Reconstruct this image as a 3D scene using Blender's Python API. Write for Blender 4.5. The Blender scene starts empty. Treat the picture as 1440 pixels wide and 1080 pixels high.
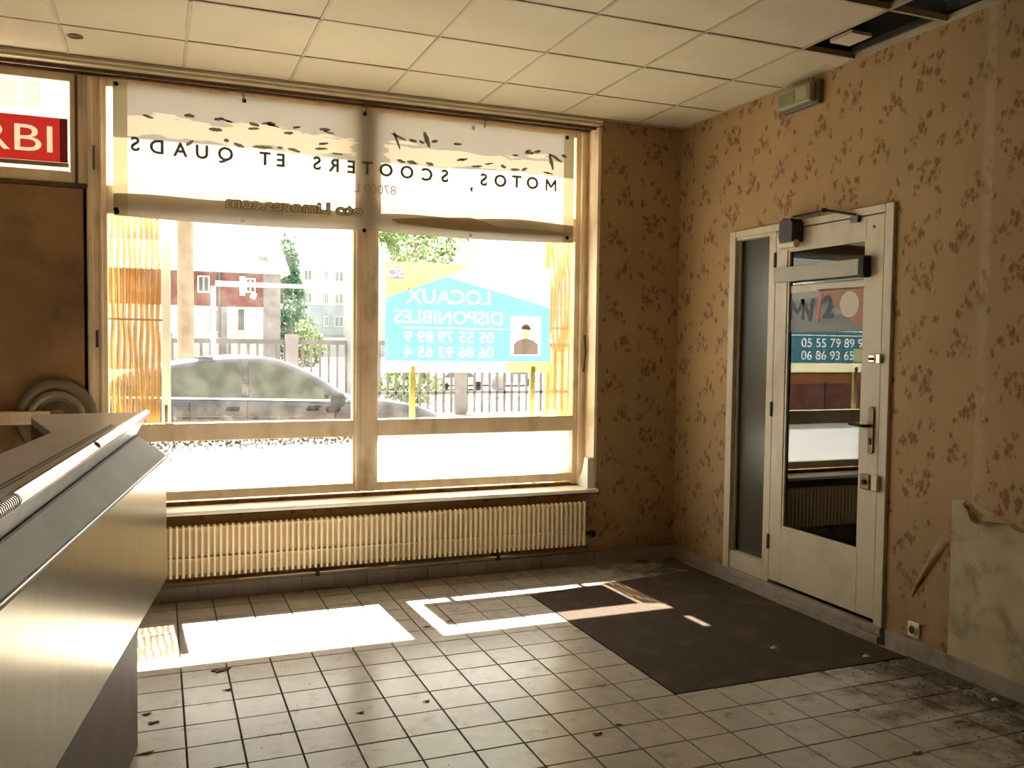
import bpy, bmesh, math, random
from mathutils import Vector, Matrix, noise
random.seed(7)
SC = bpy.context.scene
COL = SC.collection
R = math.radians

# ------------------------------------------------------------------ camera
cam_d = bpy.data.cameras.new('camera'); cam = bpy.data.objects.new('camera', cam_d); COL.objects.link(cam)
yaw, pit, rol = R(21.968), R(-2.549), R(0.705)
fw = Vector((math.sin(yaw)*math.cos(pit), math.cos(yaw)*math.cos(pit), math.sin(pit)))
rt = Vector((math.cos(yaw), -math.sin(yaw), 0)); up = rt.cross(fw)
r2 = rt*math.cos(rol)+up*math.sin(rol); u2 = -rt*math.sin(rol)+up*math.cos(rol)
cam.matrix_world = Matrix(((r2.x, u2.x, -fw.x, 0), (r2.y, u2.y, -fw.y, 0), (r2.z, u2.z, -fw.z, 1.544), (0, 0, 0, 1)))
cam_d.sensor_width = 36; cam_d.lens = 36*1234.3/1440; cam_d.clip_start = .05; cam_d.clip_end = 600
SC.camera = cam

# ------------------------------------------------------------------ world, sun, exposure
w = bpy.data.worlds.new('world'); SC.world = w; w.use_nodes = True
bg = w.node_tree.nodes['Background']; bg.inputs[0].default_value = (1.0, .95, .87, 1); bg.inputs[1].default_value = 1.9
sd = bpy.data.lights.new('sun', 'SUN'); sun = bpy.data.objects.new('sun', sd); COL.objects.link(sun)
sd.energy = 38; sd.angle = R(.55); sd.color = (1.0, .93, .80)
sun.rotation_euler = Vector((0.05, -1, -1.71)).to_track_quat('-Z', 'Y').to_euler(); sun.location = (0, 20, 30)
SC.view_settings.view_transform = 'Standard'; SC.view_settings.look = 'None'
SC.view_settings.exposure = .5; SC.view_settings.gamma = 1; SC.view_settings.use_curve_mapping = False
try:
    SC.cycles.use_denoising = True; SC.cycles.max_bounces = 12; SC.cycles.diffuse_bounces = 6
    SC.cycles.transparent_max_bounces = 16; SC.cycles.sample_clamp_indirect = 8
except Exception: pass

# ------------------------------------------------------------------ materials
def newmat(name):
    m = bpy.data.materials.new(name); m.use_nodes = True
    nt = m.node_tree; return m, nt, nt.nodes['Principled BSDF']
def N(nt, t, **kw):
    n = nt.nodes.new(t)
    for k, v in kw.items(): setattr(n, k, v)
    return n
def lk(nt, a, b): nt.links.new(a, b)
def math_(nt, op, a, b=None, c=None):
    n = nt.nodes.new('ShaderNodeMath'); n.operation = op
    for i, v in enumerate((a, b, c)):
        if v is None: continue
        if isinstance(v, (int, float)): n.inputs[i].default_value = v
        else: nt.links.new(v, n.inputs[i])
    return n.outputs[0]
def ramp(nt, fac, p0, p1, c0=(0, 0, 0, 1), c1=(1, 1, 1, 1)):
    n = nt.nodes.new('ShaderNodeValToRGB'); e = n.color_ramp.elements
    e[0].position = p0; e[1].position = p1; e[0].color = c0; e[1].color = c1
    nt.links.new(fac, n.inputs[0]); return n.outputs[0]
def mixc(nt, f, a, b, bt='MIX'):
    n = nt.nodes.new('ShaderNodeMix'); n.data_type = 'RGBA'; n.blend_type = bt
    for i, v in ((0, f), (6, a), (7, b)):
        if isinstance(v, (int, float)): n.inputs[i].default_value = v
        elif isinstance(v, tuple): n.inputs[i].default_value = v
        else: nt.links.new(v, n.inputs[i])
    return n.outputs[2]
def c4(c): return (c[0], c[1], c[2], 1)
def mat(name, col, rough=.6, metal=0, var=.12, scale=6, bump=0, bscale=60, blotch=None, samt=.5, sscale=3, stretch=None, rnd=0, coat=0, aniso=0):
    """painted / plain surface with tonal variation, optional stains and fine relief"""
    m, nt, p = newmat(name)
    g = N(nt, 'ShaderNodeNewGeometry'); pos = g.outputs['Position']
    if stretch:
        mp = N(nt, 'ShaderNodeMapping'); mp.inputs['Scale'].default_value = stretch; lk(nt, pos, mp.inputs[0]); pos = mp.outputs[0]
    nz = N(nt, 'ShaderNodeTexNoise'); nz.inputs['Scale'].default_value = scale; nz.inputs['Detail'].default_value = 5
    lk(nt, pos, nz.inputs['Vector'])
    c = mixc(nt, ramp(nt, nz.outputs[0], .3, .7), c4([x*(1-var) for x in col]), c4([min(1, x*(1+var)) for x in col]))
    if blotch:
        n2 = N(nt, 'ShaderNodeTexNoise'); n2.inputs['Scale'].default_value = sscale; n2.inputs['Detail'].default_value = 8
        n2.inputs['Roughness'].default_value = .65; lk(nt, pos, n2.inputs['Vector'])
        f = math_(nt, 'MULTIPLY', ramp(nt, n2.outputs[0], .52, .7), samt)
        c = mixc(nt, f, c, c4(blotch))
    if rnd:
        oi = N(nt, 'ShaderNodeObjectInfo')
        v = math_(nt, 'ADD', math_(nt, 'MULTIPLY', oi.outputs['Random'], rnd), 1-rnd/2)
        hs = N(nt, 'ShaderNodeHueSaturation'); lk(nt, v, hs.inputs['Value']); lk(nt, c, hs.inputs['Color']); c = hs.outputs[0]
    lk(nt, c, p.inputs['Base Color'])
    p.inputs['Roughness'].default_value = rough; p.inputs['Metallic'].default_value = metal
    if coat: p.inputs['Coat Weight'].default_value = coat
    if bump:
        n3 = N(nt, 'ShaderNodeTexNoise'); n3.inputs['Scale'].default_value = bscale; n3.inputs['Detail'].default_value = 4
        lk(nt, pos, n3.inputs['Vector'])
        b = N(nt, 'ShaderNodeBump'); b.inputs['Strength'].default_value = bump; b.inputs['Distance'].default_value = .004
        lk(nt, n3.outputs[0], b.inputs['Height']); lk(nt, b.outputs[0], p.inputs['Normal'])
    return m
def translucent(name, col, trans=.7, tcol=None, rough=.6, specks=0):
    m, nt, p = newmat(name)
    tr = N(nt, 'ShaderNodeBsdfTranslucent'); mx = N(nt, 'ShaderNodeMixShader')
    g = N(nt, 'ShaderNodeNewGeometry')
    nz = N(nt, 'ShaderNodeTexNoise'); nz.inputs['Scale'].default_value = 5; lk(nt, g.outputs['Position'], nz.inputs['Vector'])
    k = ramp(nt, nz.outputs[0], .3, .7)
    a = mixc(nt, k, c4([x*.95 for x in col]), c4(col)); b = mixc(nt, k, c4([x*.95 for x in (tcol or col)]), c4(tcol or col))
    if specks:
        v = N(nt, 'ShaderNodeTexNoise'); v.inputs['Scale'].default_value = 52; v.inputs['Detail'].default_value = 3
        lk(nt, g.outputs['Position'], v.inputs['Vector'])
        s = N(nt, 'ShaderNodeSeparateXYZ'); lk(nt, g.outputs['Position'], s.inputs[0])
        hf = ramp(nt, s.outputs[2], .68, .93)
        f = math_(nt, 'MULTIPLY', math_(nt, 'MULTIPLY', ramp(nt, v.outputs[0], .46, .55), hf), specks)
        b = mixc(nt, f, b, (.05, .05, .06, 1))
    lk(nt, a, p.inputs['Base Color']); p.inputs['Roughness'].default_value = rough
    lk(nt, b, tr.inputs['Color']); mx.inputs[0].default_value = trans
    lk(nt, p.outputs[0], mx.inputs[1]); lk(nt, tr.outputs[0], mx.inputs[2])
    lk(nt, mx.outputs[0], nt.nodes['Material Output'].inputs['Surface'])
    return m
def glass(name, tint=(1, 1, 1), ior=1.45, rough=.0, boost=1.0, dirt=0):
    m, nt, p = newmat(name); nt.nodes.remove(p)
    t = N(nt, 'ShaderNodeBsdfTransparent'); t.inputs[0].default_value = c4(tint)
    gl = N(nt, 'ShaderNodeBsdfGlossy'); gl.inputs['Roughness'].default_value = rough
    fr = N(nt, 'ShaderNodeFresnel'); fr.inputs[0].default_value = ior
    gb_ = N(nt, 'ShaderNodeNewGeometry')      # a thin pane: reflect once, at the face turned to the ray
    f = math_(nt, 'MULTIPLY', math_(nt, 'MULTIPLY', fr.outputs[0], boost), math_(nt, 'SUBTRACT', 1, gb_.outputs['Backfacing']))
    mx = N(nt, 'ShaderNodeMixShader'); lk(nt, f, mx.inputs[0]); lk(nt, t.outputs[0], mx.inputs[1]); lk(nt, gl.outputs[0], mx.inputs[2])
    out = mx.outputs[0]
    if dirt:
        g = N(nt, 'ShaderNodeNewGeometry'); nz = N(nt, 'ShaderNodeTexNoise'); nz.inputs['Scale'].default_value = 9; nz.inputs['Detail'].default_value = 8
        lk(nt, g.outputs['Position'], nz.inputs['Vector'])
        d = N(nt, 'ShaderNodeBsdfTranslucent'); d.inputs[0].default_value = (.8, .78, .7, 1)
        m2 = N(nt, 'ShaderNodeMixShader'); lk(nt, math_(nt, 'MULTIPLY', ramp(nt, nz.outputs[0], .4, .8), dirt), m2.inputs[0])
        lk(nt, out, m2.inputs[1]); lk(nt, d.outputs[0], m2.inputs[2]); out = m2.outputs[0]
    lk(nt, out, nt.nodes['Material Output'].inputs['Surface'])
    return m
def film(name, col, cover):
    m, nt, p = newmat(name); t = N(nt, 'ShaderNodeBsdfTransparent'); mx = N(nt, 'ShaderNodeMixShader')
    nz = N(nt, 'ShaderNodeTexNoise'); nz.inputs['Scale'].default_value = 14; g = N(nt, 'ShaderNodeNewGeometry'); lk(nt, g.outputs['Position'], nz.inputs['Vector'])
    lk(nt, mixc(nt, ramp(nt, nz.outputs[0], .3, .7), c4([x*.8 for x in col]), c4(col)), p.inputs['Base Color']); p.inputs['Roughness'].default_value = .4
    mx.inputs[0].default_value = cover; lk(nt, t.outputs[0], mx.inputs[1]); lk(nt, p.outputs[0], mx.inputs[2])
    lk(nt, mx.outputs[0], nt.nodes['Material Output'].inputs['Surface']); return m
def wallpaper(name, axis):
    """tan paper printed with brown leaf sprigs on a 53 x 51 cm repeat, paler worn seam, mould near the floor"""
    m, nt, p = newmat(name)
    g = N(nt, 'ShaderNodeNewGeometry'); s = N(nt, 'ShaderNodeSeparateXYZ'); lk(nt, g.outputs['Position'], s.inputs[0])
    wn = N(nt, 'ShaderNodeTexNoise'); wn.inputs['Scale'].default_value = 28; wn.inputs['Detail'].default_value = 2; lk(nt, g.outputs['Position'], wn.inputs['Vector'])
    wob = math_(nt, 'MULTIPLY', math_(nt, 'SUBTRACT', wn.outputs[0], .5), .05)
    u0 = s.outputs[1] if axis == 'Y' else s.outputs[0]; v0 = s.outputs[2]
    fu = math_(nt, 'FRACT', math_(nt, 'ADD', math_(nt, 'DIVIDE', math_(nt, 'ADD', u0, wob), .53), 20.03))
    fv = math_(nt, 'FRACT', math_(nt, 'ADD', math_(nt, 'DIVIDE', math_(nt, 'ADD', v0, wob), .51), .1))
    blobs = [(.17, .80, .065, .10, .5), (.30, .84, .05, .09, -.5), (.36, .70, .035, .06, 0), (.10, .66, .03, .035, 0), (.24, .93, .05, .04, 0),
             (.62, .60, .06, .085, -.6), (.74, .56, .075, .05, .3), (.52, .50, .03, .045, 0), (.83, .47, .03, .035, 0), (.68, .70, .04, .05, 0),
             (.30, .28, .055, .09, -.5), (.40, .20, .06, .05, .6), (.22, .40, .03, .05, .3), (.12, .92, .04, .05, .4), (.42, .93, .03, .06, .5), (.58, .80, .025, .05, .2), (.08, .12, .04, .06, .5), (.08, .42, .03, .05, .2), (.48, .10, .025, .05, 0),
             (.82, .20, .07, .08, .4), (.90, .10, .045, .05, 0), (.72, .12, .03, .06, .3), (.86, .30, .035, .04, 0)]
    env = None
    for (cx, cy, rx, ry, a) in blobs:
        rx, ry = rx*1.25, ry*1.25
        du = math_(nt, 'SUBTRACT', fu, cx); dv = math_(nt, 'SUBTRACT', fv, cy)
        ca, sa = math.cos(a), math.sin(a)
        x = math_(nt, 'MULTIPLY_ADD', du, ca/rx, math_(nt, 'MULTIPLY', dv, sa/rx))
        y = math_(nt, 'MULTIPLY_ADD', dv, ca/ry, math_(nt, 'MULTIPLY', du, -sa/ry))
        d = math_(nt, 'MULTIPLY_ADD', x, x, math_(nt, 'MULTIPLY', y, y))
        e = math_(nt, 'SUBTRACT', 1, d)
        env = e if env is None else math_(nt, 'MAXIMUM', env, e)
    env = math_(nt, 'MAXIMUM', env, -1.2)
    vo = N(nt, 'ShaderNodeTexVoronoi'); vo.inputs['Scale'].default_value = 42
    wv = N(nt, 'ShaderNodeTexNoise'); wv.inputs['Scale'].default_value = 60; lk(nt, g.outputs['Position'], wv.inputs['Vector'])
    va_ = N(nt, 'ShaderNodeVectorMath'); va_.operation = 'MULTIPLY_ADD'; lk(nt, wv.outputs['Color'], va_.inputs[0]); va_.inputs[1].default_value = (.028, .028, .028); lk(nt, g.outputs['Position'], va_.inputs[2])
    ms = N(nt, 'ShaderNodeMapping'); ms.inputs['Rotation'].default_value = (.6, .5, 0); ms.inputs['Scale'].default_value = (1, 1, .6); lk(nt, va_.outputs[0], ms.inputs[0])
    lk(nt, ms.outputs[0], vo.inputs['Vector'])
    leaf = math_(nt, 'SUBTRACT', .60, vo.outputs['Distance'])
    k = math_(nt, 'ADD', math_(nt, 'MULTIPLY', env, .38), leaf)
    mask = ramp(nt, k, .14, .56)
    base = (.41, .265, .13); dark = (.165, .06, .025)
    nz = N(nt, 'ShaderNodeTexNoise'); nz.inputs['Scale'].default_value = 1.3; nz.inputs['Detail'].default_value = 7; lk(nt, g.outputs['Position'], nz.inputs['Vector'])
    c = mixc(nt, ramp(nt, nz.outputs[0], .3, .7), c4([x*.88 for x in base]), c4([x*1.1 for x in base]))
    # vertical print streaks
    mp = N(nt, 'ShaderNodeMapping'); mp.inputs['Scale'].default_value = (90, 90, 1.5); lk(nt, g.outputs['Position'], mp.inputs[0])
    st = N(nt, 'ShaderNodeTexNoise'); st.inputs['Scale'].default_value = 1; lk(nt, mp.outputs[0], st.inputs['Vector'])
    c = mixc(nt, math_(nt, 'MULTIPLY', ramp(nt, st.outputs[0], .35, .65), .14), c, (.25, .16, .08, 1))
    c = mixc(nt, math_(nt, 'MULTIPLY', mask, .78), c, c4(dark))
    # worn, paler seam every strip
    if axis == 'Y':
        ds = math_(nt, 'ABSOLUTE', math_(nt, 'SUBTRACT', math_(nt, 'ADD', u0, wob), 2.945))
        sm = math_(nt, 'MULTIPLY', ramp(nt, ds, .018, .03, (1, 1, 1, 1), (0, 0, 0, 1)), math_(nt, 'MULTIPLY_ADD', wn.outputs[0], .8, -.1))
        c = mixc(nt, sm, c, (.50, .42, .29, 1))
    # damp and grime near the skirting
    n2 = N(nt, 'ShaderNodeTexNoise'); n2.inputs['Scale'].default_value = 4; n2.inputs['Detail'].default_value = 9; n2.inputs['Roughness'].default_value = .7
    lk(nt, g.outputs['Position'], n2.inputs['Vector'])
    low = ramp(nt, v0, .05, .9, (1, 1, 1, 1), (0, 0, 0, 1))
    c = mixc(nt, math_(nt, 'MULTIPLY', math_(nt, 'MULTIPLY', ramp(nt, n2.outputs[0], .42, .68), low), .55), c, (.13, .09, .05, 1))
    lk(nt, c, p.inputs['Base Color']); p.inputs['Roughness'].default_value = .75; p.inputs['Specular IOR Level'].default_value = .3
    b = N(nt, 'ShaderNodeBump'); b.inputs['Strength'].default_value = .5; b.inputs['Distance'].default_value = .006
    lk(nt, nz.outputs[0], b.inputs['Height']); lk(nt, b.outputs[0], p.inputs['Normal'])
    return m

M = {}
M['paper_y'] = wallpaper('floral_wallpaper_side', 'Y')
M['paper_x'] = wallpaper('floral_wallpaper_front', 'X')
M['plaster'] = mat('bare_plaster', (.46, .38, .24), .85, var=.14, blotch=(.12, .08, .04), samt=.75, sscale=5, bump=.3)
M['tile'] = mat('floor_tile', (.50, .465, .43), .24, var=.10, scale=14, blotch=(.30, .25, .20), samt=.35, sscale=7, rnd=.10, bump=.08, bscale=25)
_nt = M['tile'].node_tree; _p = _nt.nodes['Principled BSDF']; _l = _p.inputs['Base Color'].links[0].from_socket
_g = N(_nt, 'ShaderNodeNewGeometry'); _s = N(_nt, 'ShaderNodeSeparateXYZ'); lk(_nt, _g.outputs['Position'], _s.inputs[0])
_n = N(_nt, 'ShaderNodeTexNoise'); _n.inputs['Scale'].default_value = 5.5; _n.inputs['Detail'].default_value = 9; _n.inputs['Roughness'].default_value = .72; lk(_nt, _g.outputs['Position'], _n.inputs['Vector'])
_k = math_(_nt, 'ADD', ramp(_nt, math_(_nt, 'DIVIDE', _s.outputs[0], 4), .66, .90), math_(_nt, 'MULTIPLY', math_(_nt, 'SUBTRACT', _n.outputs[0], .5), 2.6))
lk(_nt, mixc(_nt, math_(_nt, 'MULTIPLY', ramp(_nt, _k, .15, .75), .88), _l, (.06, .04, .025, 1)), _p.inputs['Base Color'])
M['grout'] = mat('floor_grout', (.085, .065, .05), .9)
M['skirt'] = mat('skirting_tile', (.34, .28, .22), .5, var=.15, blotch=(.14, .10, .07), samt=.6)
M['skirt2'] = mat('skirting_board', (.30, .25, .20), .6, var=.15, blotch=(.10, .07, .05), samt=.7, sscale=8)
M['ctile'] = mat('ceiling_tile', (.60, .515, .37), .9, var=.05, scale=3, bump=.6, bscale=140, rnd=.06, blotch=(.5, .4, .25), samt=.3, sscale=1.5)
M['cgrid'] = mat('ceiling_grid', (.44, .37, .25), .6)
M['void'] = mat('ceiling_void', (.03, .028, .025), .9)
M['frame'] = mat('window_paint', (.88, .71, .49), .45, var=.10, scale=9, blotch=(.33, .20, .10), samt=.45, sscale=6, stretch=(1, 1, .5))
M['white'] = mat('white_paint', (.72, .66, .54), .5, blotch=(.45, .35, .22), samt=.25, sscale=5)
M['doorp'] = mat('door_paint', (.56, .485, .36), .42, var=.06, scale=3, blotch=(.22, .15, .08), samt=.45, sscale=4, stretch=(1, 1, .6))
M['trim'] = mat('trim_paint', (.55, .45, .28), .5)
M['darkwood'] = mat('dark_wood', (.13, .07, .035), .5, var=.3, scale=5, stretch=(6, 6, .6))
M['board'] = mat('brown_board', (.32, .18, .08), .55, var=.35, scale=2.5, blotch=(.06, .035, .02), samt=.7, sscale=1.6)
M['sill'] = mat('sill_paint', (.88, .82, .68), .4, blotch=(.35, .28, .18), samt=.4)
M['rad'] = mat('radiator_enamel', (.88, .74, .49), .4, var=.06)
M['radd'] = mat('radiator_back', (.72, .55, .31), .6)
M['pipe'] = mat('pipe_paint', (.30, .22, .13), .5)
M['black'] = mat('black_plastic', (.02, .018, .016), .45)
M['black'].node_tree.nodes['Principled BSDF'].inputs['Specular IOR Level'].default_value = .15
M['dgrey'] = mat('dark_grey_metal', (.10, .09, .08), .4, .6)
M['steel'] = mat('chrome', (.75, .72, .66), .18, 1)
M['brass'] = mat('old_brass', (.16, .11, .06), .45, .6, var=.3, scale=30)
M['alu'] = mat('aluminium', (.62, .62, .62), .3, 1, var=.1, scale=12)
M['mat'] = mat('coir_mat', (.05, .030, .018), .95, var=.35, scale=90, bump=1, bscale=220, blotch=(.13, .09, .06), samt=.5, sscale=5)
M['counter'] = mat('brushed_metal_panel', (.37, .325, .22), .24, .8, var=.10, scale=4, stretch=(9, 9, .8), bump=.05, bscale=8, blotch=(.40, .35, .27), samt=.3, sscale=2)
M['cshelf'] = mat('grey_metal_shelf', (.23, .185, .145), .5, .15, var=.15, scale=5, bump=.05, bscale=12)
M['ctop'] = mat('brown_grey_laminate', (.58, .51, .44), .38, var=.08, scale=10)
M['plinth'] = mat('brown_plinth', (.13, .075, .05), .55, var=.2)
M['banner'] = translucent('white_banner_fabric', (.70, .62, .48), .5, (.33, .315, .285), .7)
M['hem'] = translucent('banner_hem', (.60, .50, .34), .45, (.22, .20, .12), .7)
M['smear'] = translucent('cream_paint_smear', (.92, .80, .58), .25, (.9, .8, .6), .8)
M['ink'] = translucent('grey_ink', (.17, .15, .11), .5, (.24, .22, .17), .8)
M['inkbrown'] = mat('brown_ink', (.30, .23, .14), .8)
M['inkpale'] = translucent('pale_ink', (.45, .37, .27), .5, (.45, .36, .27), .8)
M['blue'] = translucent('blue_print', (.05, .26, .42), .6, (.075, .205, .27), .5)
M['yellow'] = translucent('yellow_print', (.70, .52, .05), .7, (.45, .45, .085), .5)
M['bwhite'] = translucent('white_print', (.8, .8, .8), .75, (.95, .95, .95), .5)
M['bgrey'] = translucent('grey_print', (.25, .25, .28), .7, (.085, .085, .11), .5)
M['skin'] = translucent('printed_skin', (.6, .4, .3), .7, (.27, .21, .13), .5)
M['suit'] = translucent('printed_suit', (.2, .15, .13), .7, (.10, .075, .065), .5)
M['redsign'] = translucent('red_vinyl', (.45, .02, .015), .35, (.13, .007, .005), .4)
M['signtext'] = translucent('cream_vinyl', (.75, .65, .5), .4, (.20, .17, .125), .4)
M['glass'] = glass('window_glass', (.95, .96, .95), dirt=.022)
M['frost'] = translucent('frosted_glass', (.6, .6, .6), .85, (.92, .94, .95), .2, specks=1)
M['frost2'] = translucent('frosted_glass_clean', (.6, .6, .6), .85, (.92, .94, .95), .2)
M['dglass'] = glass('door_glass', (.55, .58, .55), ior=1.55, boost=1.9)
M['sglass'] = mat('grey_frosted_glass', (.06, .055, .045), .28, var=.15, scale=2)
M['rib'] = mat('ribbed_shutter', (.72, .50, .22), .28, .55, var=.3, scale=4, blotch=(.45, .20, .05), samt=.6, sscale=4)  # orange-brown blotches put the ribs' warm reflections into the colour
_nt = M['rib'].node_tree; _o = _nt.nodes['Material Output']; _t = N(_nt, 'ShaderNodeBsdfTransparent'); _t.inputs[0].default_value = (.98, .90, .70, 1)
_m = N(_nt, 'ShaderNodeMixShader'); _m.inputs[0].default_value = .38; lk(_nt, _nt.nodes['Principled BSDF'].outputs[0], _m.inputs[1]); lk(_nt, _t.outputs[0], _m.inputs[2]); lk(_nt, _m.outputs[0], _o.inputs['Surface'])
M['ribpost'] = mat('shutter_post', (.95, .93, .85), .4)
M['cream'] = mat('cream_plastic', (.62, .50, .33), .35)
M['lightbox'] = mat('yellowed_plastic', (.30, .26, .15), .4)
M['leaf'] = mat('dry_leaf', (.16, .09, .045), .8)
M['dirt'] = mat('dirt', (.07, .05, .035), .95)
M['paperw'] = mat('paper_scrap', (.75, .72, .65), .7)
# outdoors
M['asphalt'] = mat('pavement', (.37, .35, .32), .9, var=.25, scale=8, bump=.2, bscale=60)
M['facade'] = mat('shop_facade', (.26, .22, .17), .9)
M['brick'] = mat('brick_facade', (.15, .062, .050), .9, var=.25, scale=3)
M['stone'] = mat('grey_stone', (.20, .185, .195), .9, var=.2, scale=2)
M['render'] = mat('white_render', (.42, .43, .43), .9, var=.05)
M['bluerender'] = mat('bluish_render', (.24, .29, .33), .9, var=.1, scale=.5)
M['pane'] = mat('far_window_glass', (.06, .07, .075), .3)
M['paneg'] = mat('far_window_grey', (.14, .155, .175), .4)
M['roof'] = mat('pale_roof', (.30, .29, .29), .7, var=.2, scale=3)
M['foliage'] = mat('foliage', (.06, .15, .08), .8, var=.5, scale=3)
M['foliage2'] = mat('pale_foliage', (.17, .25, .09), .8, var=.5, scale=5)
M['concrete'] = mat('concrete_pole', (.27, .23, .165), .9, var=.15)
M['fence'] = mat('fence_metal', (.11, .10, .11), .6)
M['whitem'] = mat('white_metal', (.9, .9, .9), .4)
M['carpaint'] = mat('dark_car_paint', (.045, .045, .06), .15, .4, coat=1)
M['carglass'] = mat('car_glass', (.06, .07, .045), .05, .35, coat=1)
M['rubber'] = mat('car_rubber', (.02, .018, .02), .9); M['rubber'].node_tree.nodes['Principled BSDF'].inputs['Specular IOR Level'].default_value = .05
M['bark'] = mat('bark', (.2, .15, .1), .9)

# ------------------------------------------------------------------ builders
ORG = {}
class MB:
    def __init__(s): s.v = []; s.f = []
    def add(s, vs, fs):
        k = len(s.v); s.v += [Vector(v) for v in vs]; s.f += [[i+k for i in f] for f in fs]; return s
    def box(s, x0, x1, y0, y1, z0, z1, rot=None, piv=None):
        vs = [Vector((x, y, z)) for z in (z0, z1) for y in (y0, y1) for x in (x0, x1)]
        if rot is not None:
            p = Vector(piv) if piv else Vector(((x0+x1)/2, (y0+y1)/2, (z0+z1)/2)); vs = [rot @ (v-p)+p for v in vs]
        return s.add(vs, [(0, 2, 3, 1), (4, 5, 7, 6), (0, 1, 5, 4), (2, 6, 7, 3), (0, 4, 6, 2), (1, 3, 7, 5)])
    def prism(s, pts, axis, a, b):
        """polygon pts (2d) extruded along axis from a to b"""
        n = len(pts)
        def P(p, t): return {'X': (t, p[0], p[1]), 'Y': (p[0], t, p[1]), 'Z': (p[0], p[1], t)}[axis]
        return s.add([P(p, a) for p in pts]+[P(p, b) for p in pts],
                     [list(range(n))[::-1], [n+i for i in range(n)]]+[(i, (i+1) % n, n+(i+1) % n, n+i) for i in range(n)])
    def tube(s, pts, r, n=10, rr=None):
        pts = [Vector(p) for p in pts]; rings = []
        for i, p in enumerate(pts):
            d = (pts[min(i+1, len(pts)-1)]-pts[max(i-1, 0)]).normalized()
            a = d.cross(Vector((0, 0, 1)));  a = a if a.length > .05 else d.cross(Vector((1, 0, 0)))
            a.normalize(); b = d.cross(a); q = rr[i] if rr else r
            rings.append([p+(a*math.cos(t)+b*math.sin(t))*q for t in [2*math.pi*k/n for k in range(n)]])
        vs = [v for r_ in rings for v in r_]; fs = []
        for i in range(len(pts)-1):
            for k in range(n): fs.append((i*n+k, i*n+(k+1) % n, (i+1)*n+(k+1) % n, (i+1)*n+k))
        fs.append(list(range(n))[::-1]); fs.append([(len(pts)-1)*n+k for k in range(n)])
        return s.add(vs, fs)
    def lathe(s, prof, c, axis, n=32):
        """prof [(r, h)] about axis through c"""
        c = Vector(c); ax = Vector(axis).normalized(); a = ax.orthogonal().normalized(); b = ax.cross(a)
        vs = [c+ax*h+(a*math.cos(2*math.pi*k/n)+b*math.sin(2*math.pi*k/n))*r for r, h in prof for k in range(n)]
        fs = [(i*n+k, i*n+(k+1) % n, (i+1)*n+(k+1) % n, (i+1)*n+k) for i in range(len(prof)-1) for k in range(n)]
        fs.append(list(range(n))[::-1]); fs.append([(len(prof)-1)*n+k for k in range(n)])
        return s.add(vs, fs)
    def build(s, name, m, parent=None, bevel=0, smooth=False, org=None, **tags):
        if parent is not None: o0 = ORG[parent.name]
        elif org is not None: o0 = Vector(org)
        else:
            xs = [v.x for v in s.v]; ys = [v.y for v in s.v]; zs = [v.z for v in s.v]
            o0 = Vector(((min(xs)+max(xs))/2, (min(ys)+max(ys))/2, min(zs)))
        me = bpy.data.meshes.new(name); me.from_pydata([v-o0 for v in s.v], [], s.f)
        bm = bmesh.new(); bm.from_mesh(me); bmesh.ops.recalc_face_normals(bm, faces=bm.faces); bm.to_mesh(me); bm.free()
        me.materials.append(m)
        if smooth: me.shade_smooth()
        o = bpy.data.objects.new(name, me); COL.objects.link(o)
        if parent is not None: o.parent = parent
        else: o.location = o0
        ORG[o.name] = o0
        if bevel:
            b = o.modifiers.new('bevel', 'BEVEL'); b.width = bevel; b.segments = 2; b.limit_method = 'ANGLE'; b.angle_limit = R(40)
        for k, v in tags.items(): o[k] = v
        return o
def thing(name, loc, label=None, category=None, group=None, kind=None):
    o = bpy.data.objects.new(name, None); o.empty_display_size = .1; COL.objects.link(o); o.location = loc; ORG[o.name] = Vector(loc)
    if label: o['label'] = label
    if category: o['category'] = category
    if group: o['group'] = group
    if kind: o['kind'] = kind
    return o
def B(*a, **k): return MB().box(*a, **k)
def copy_child(src, parent, loc, name=None):
    c = src.copy(); COL.objects.link(c); c.parent = parent; c.location = loc; return c
def text_mesh(txt, size, pos, ux, uy, align='CENTER', extrude=0, offset=0, shear=0, bold=0):
    if txt == 'M':       # drawn by hand: four strokes as one outline
        h_, w_, t_ = .36*size, .36*size, .085*size+offset
        P = [(-w_, -h_), (-w_+t_, -h_), (-w_+t_, h_-2.6*t_), (-.0-t_*.0, -h_*.55), (w_-t_, h_-2.6*t_), (w_-t_, -h_), (w_, -h_), (w_, h_), (w_-t_*1.1, h_), (0, -h_*.05), (-w_+t_*1.1, h_), (-w_, h_)]
        ux = Vector(ux); uy = Vector(uy); pos = Vector(pos); vs = [pos+ux*p[0]+uy*p[1] for p in P]
        return vs, [[0, 1, 2, 10, 11], [10, 2, 3, 9], [9, 3, 4, 8], [8, 4, 5, 6, 7]]
    """vertices/faces of a text laid on the plane spanned by ux, uy through pos"""
    cu = bpy.data.curves.new('t', 'FONT'); cu.body = txt; cu.size = size; cu.align_x = align; cu.align_y = 'CENTER'
    cu.offset = offset; cu.shear = shear; cu.resolution_u = 4
    ob = bpy.data.objects.new('t', cu); COL.objects.link(ob)
    dg = bpy.context.evaluated_depsgraph_get(); me = ob.evaluated_get(dg).to_mesh()
    ux = Vector(ux); uy = Vector(uy); pos = Vector(pos)
    vs = [pos+ux*v.co.x+uy*v.co.y for v in me.vertices]; fs = [list(p.vertices) for p in me.polygons]
    bpy.data.objects.remove(ob); bpy.data.curves.remove(cu)
    return vs, fs
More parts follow.
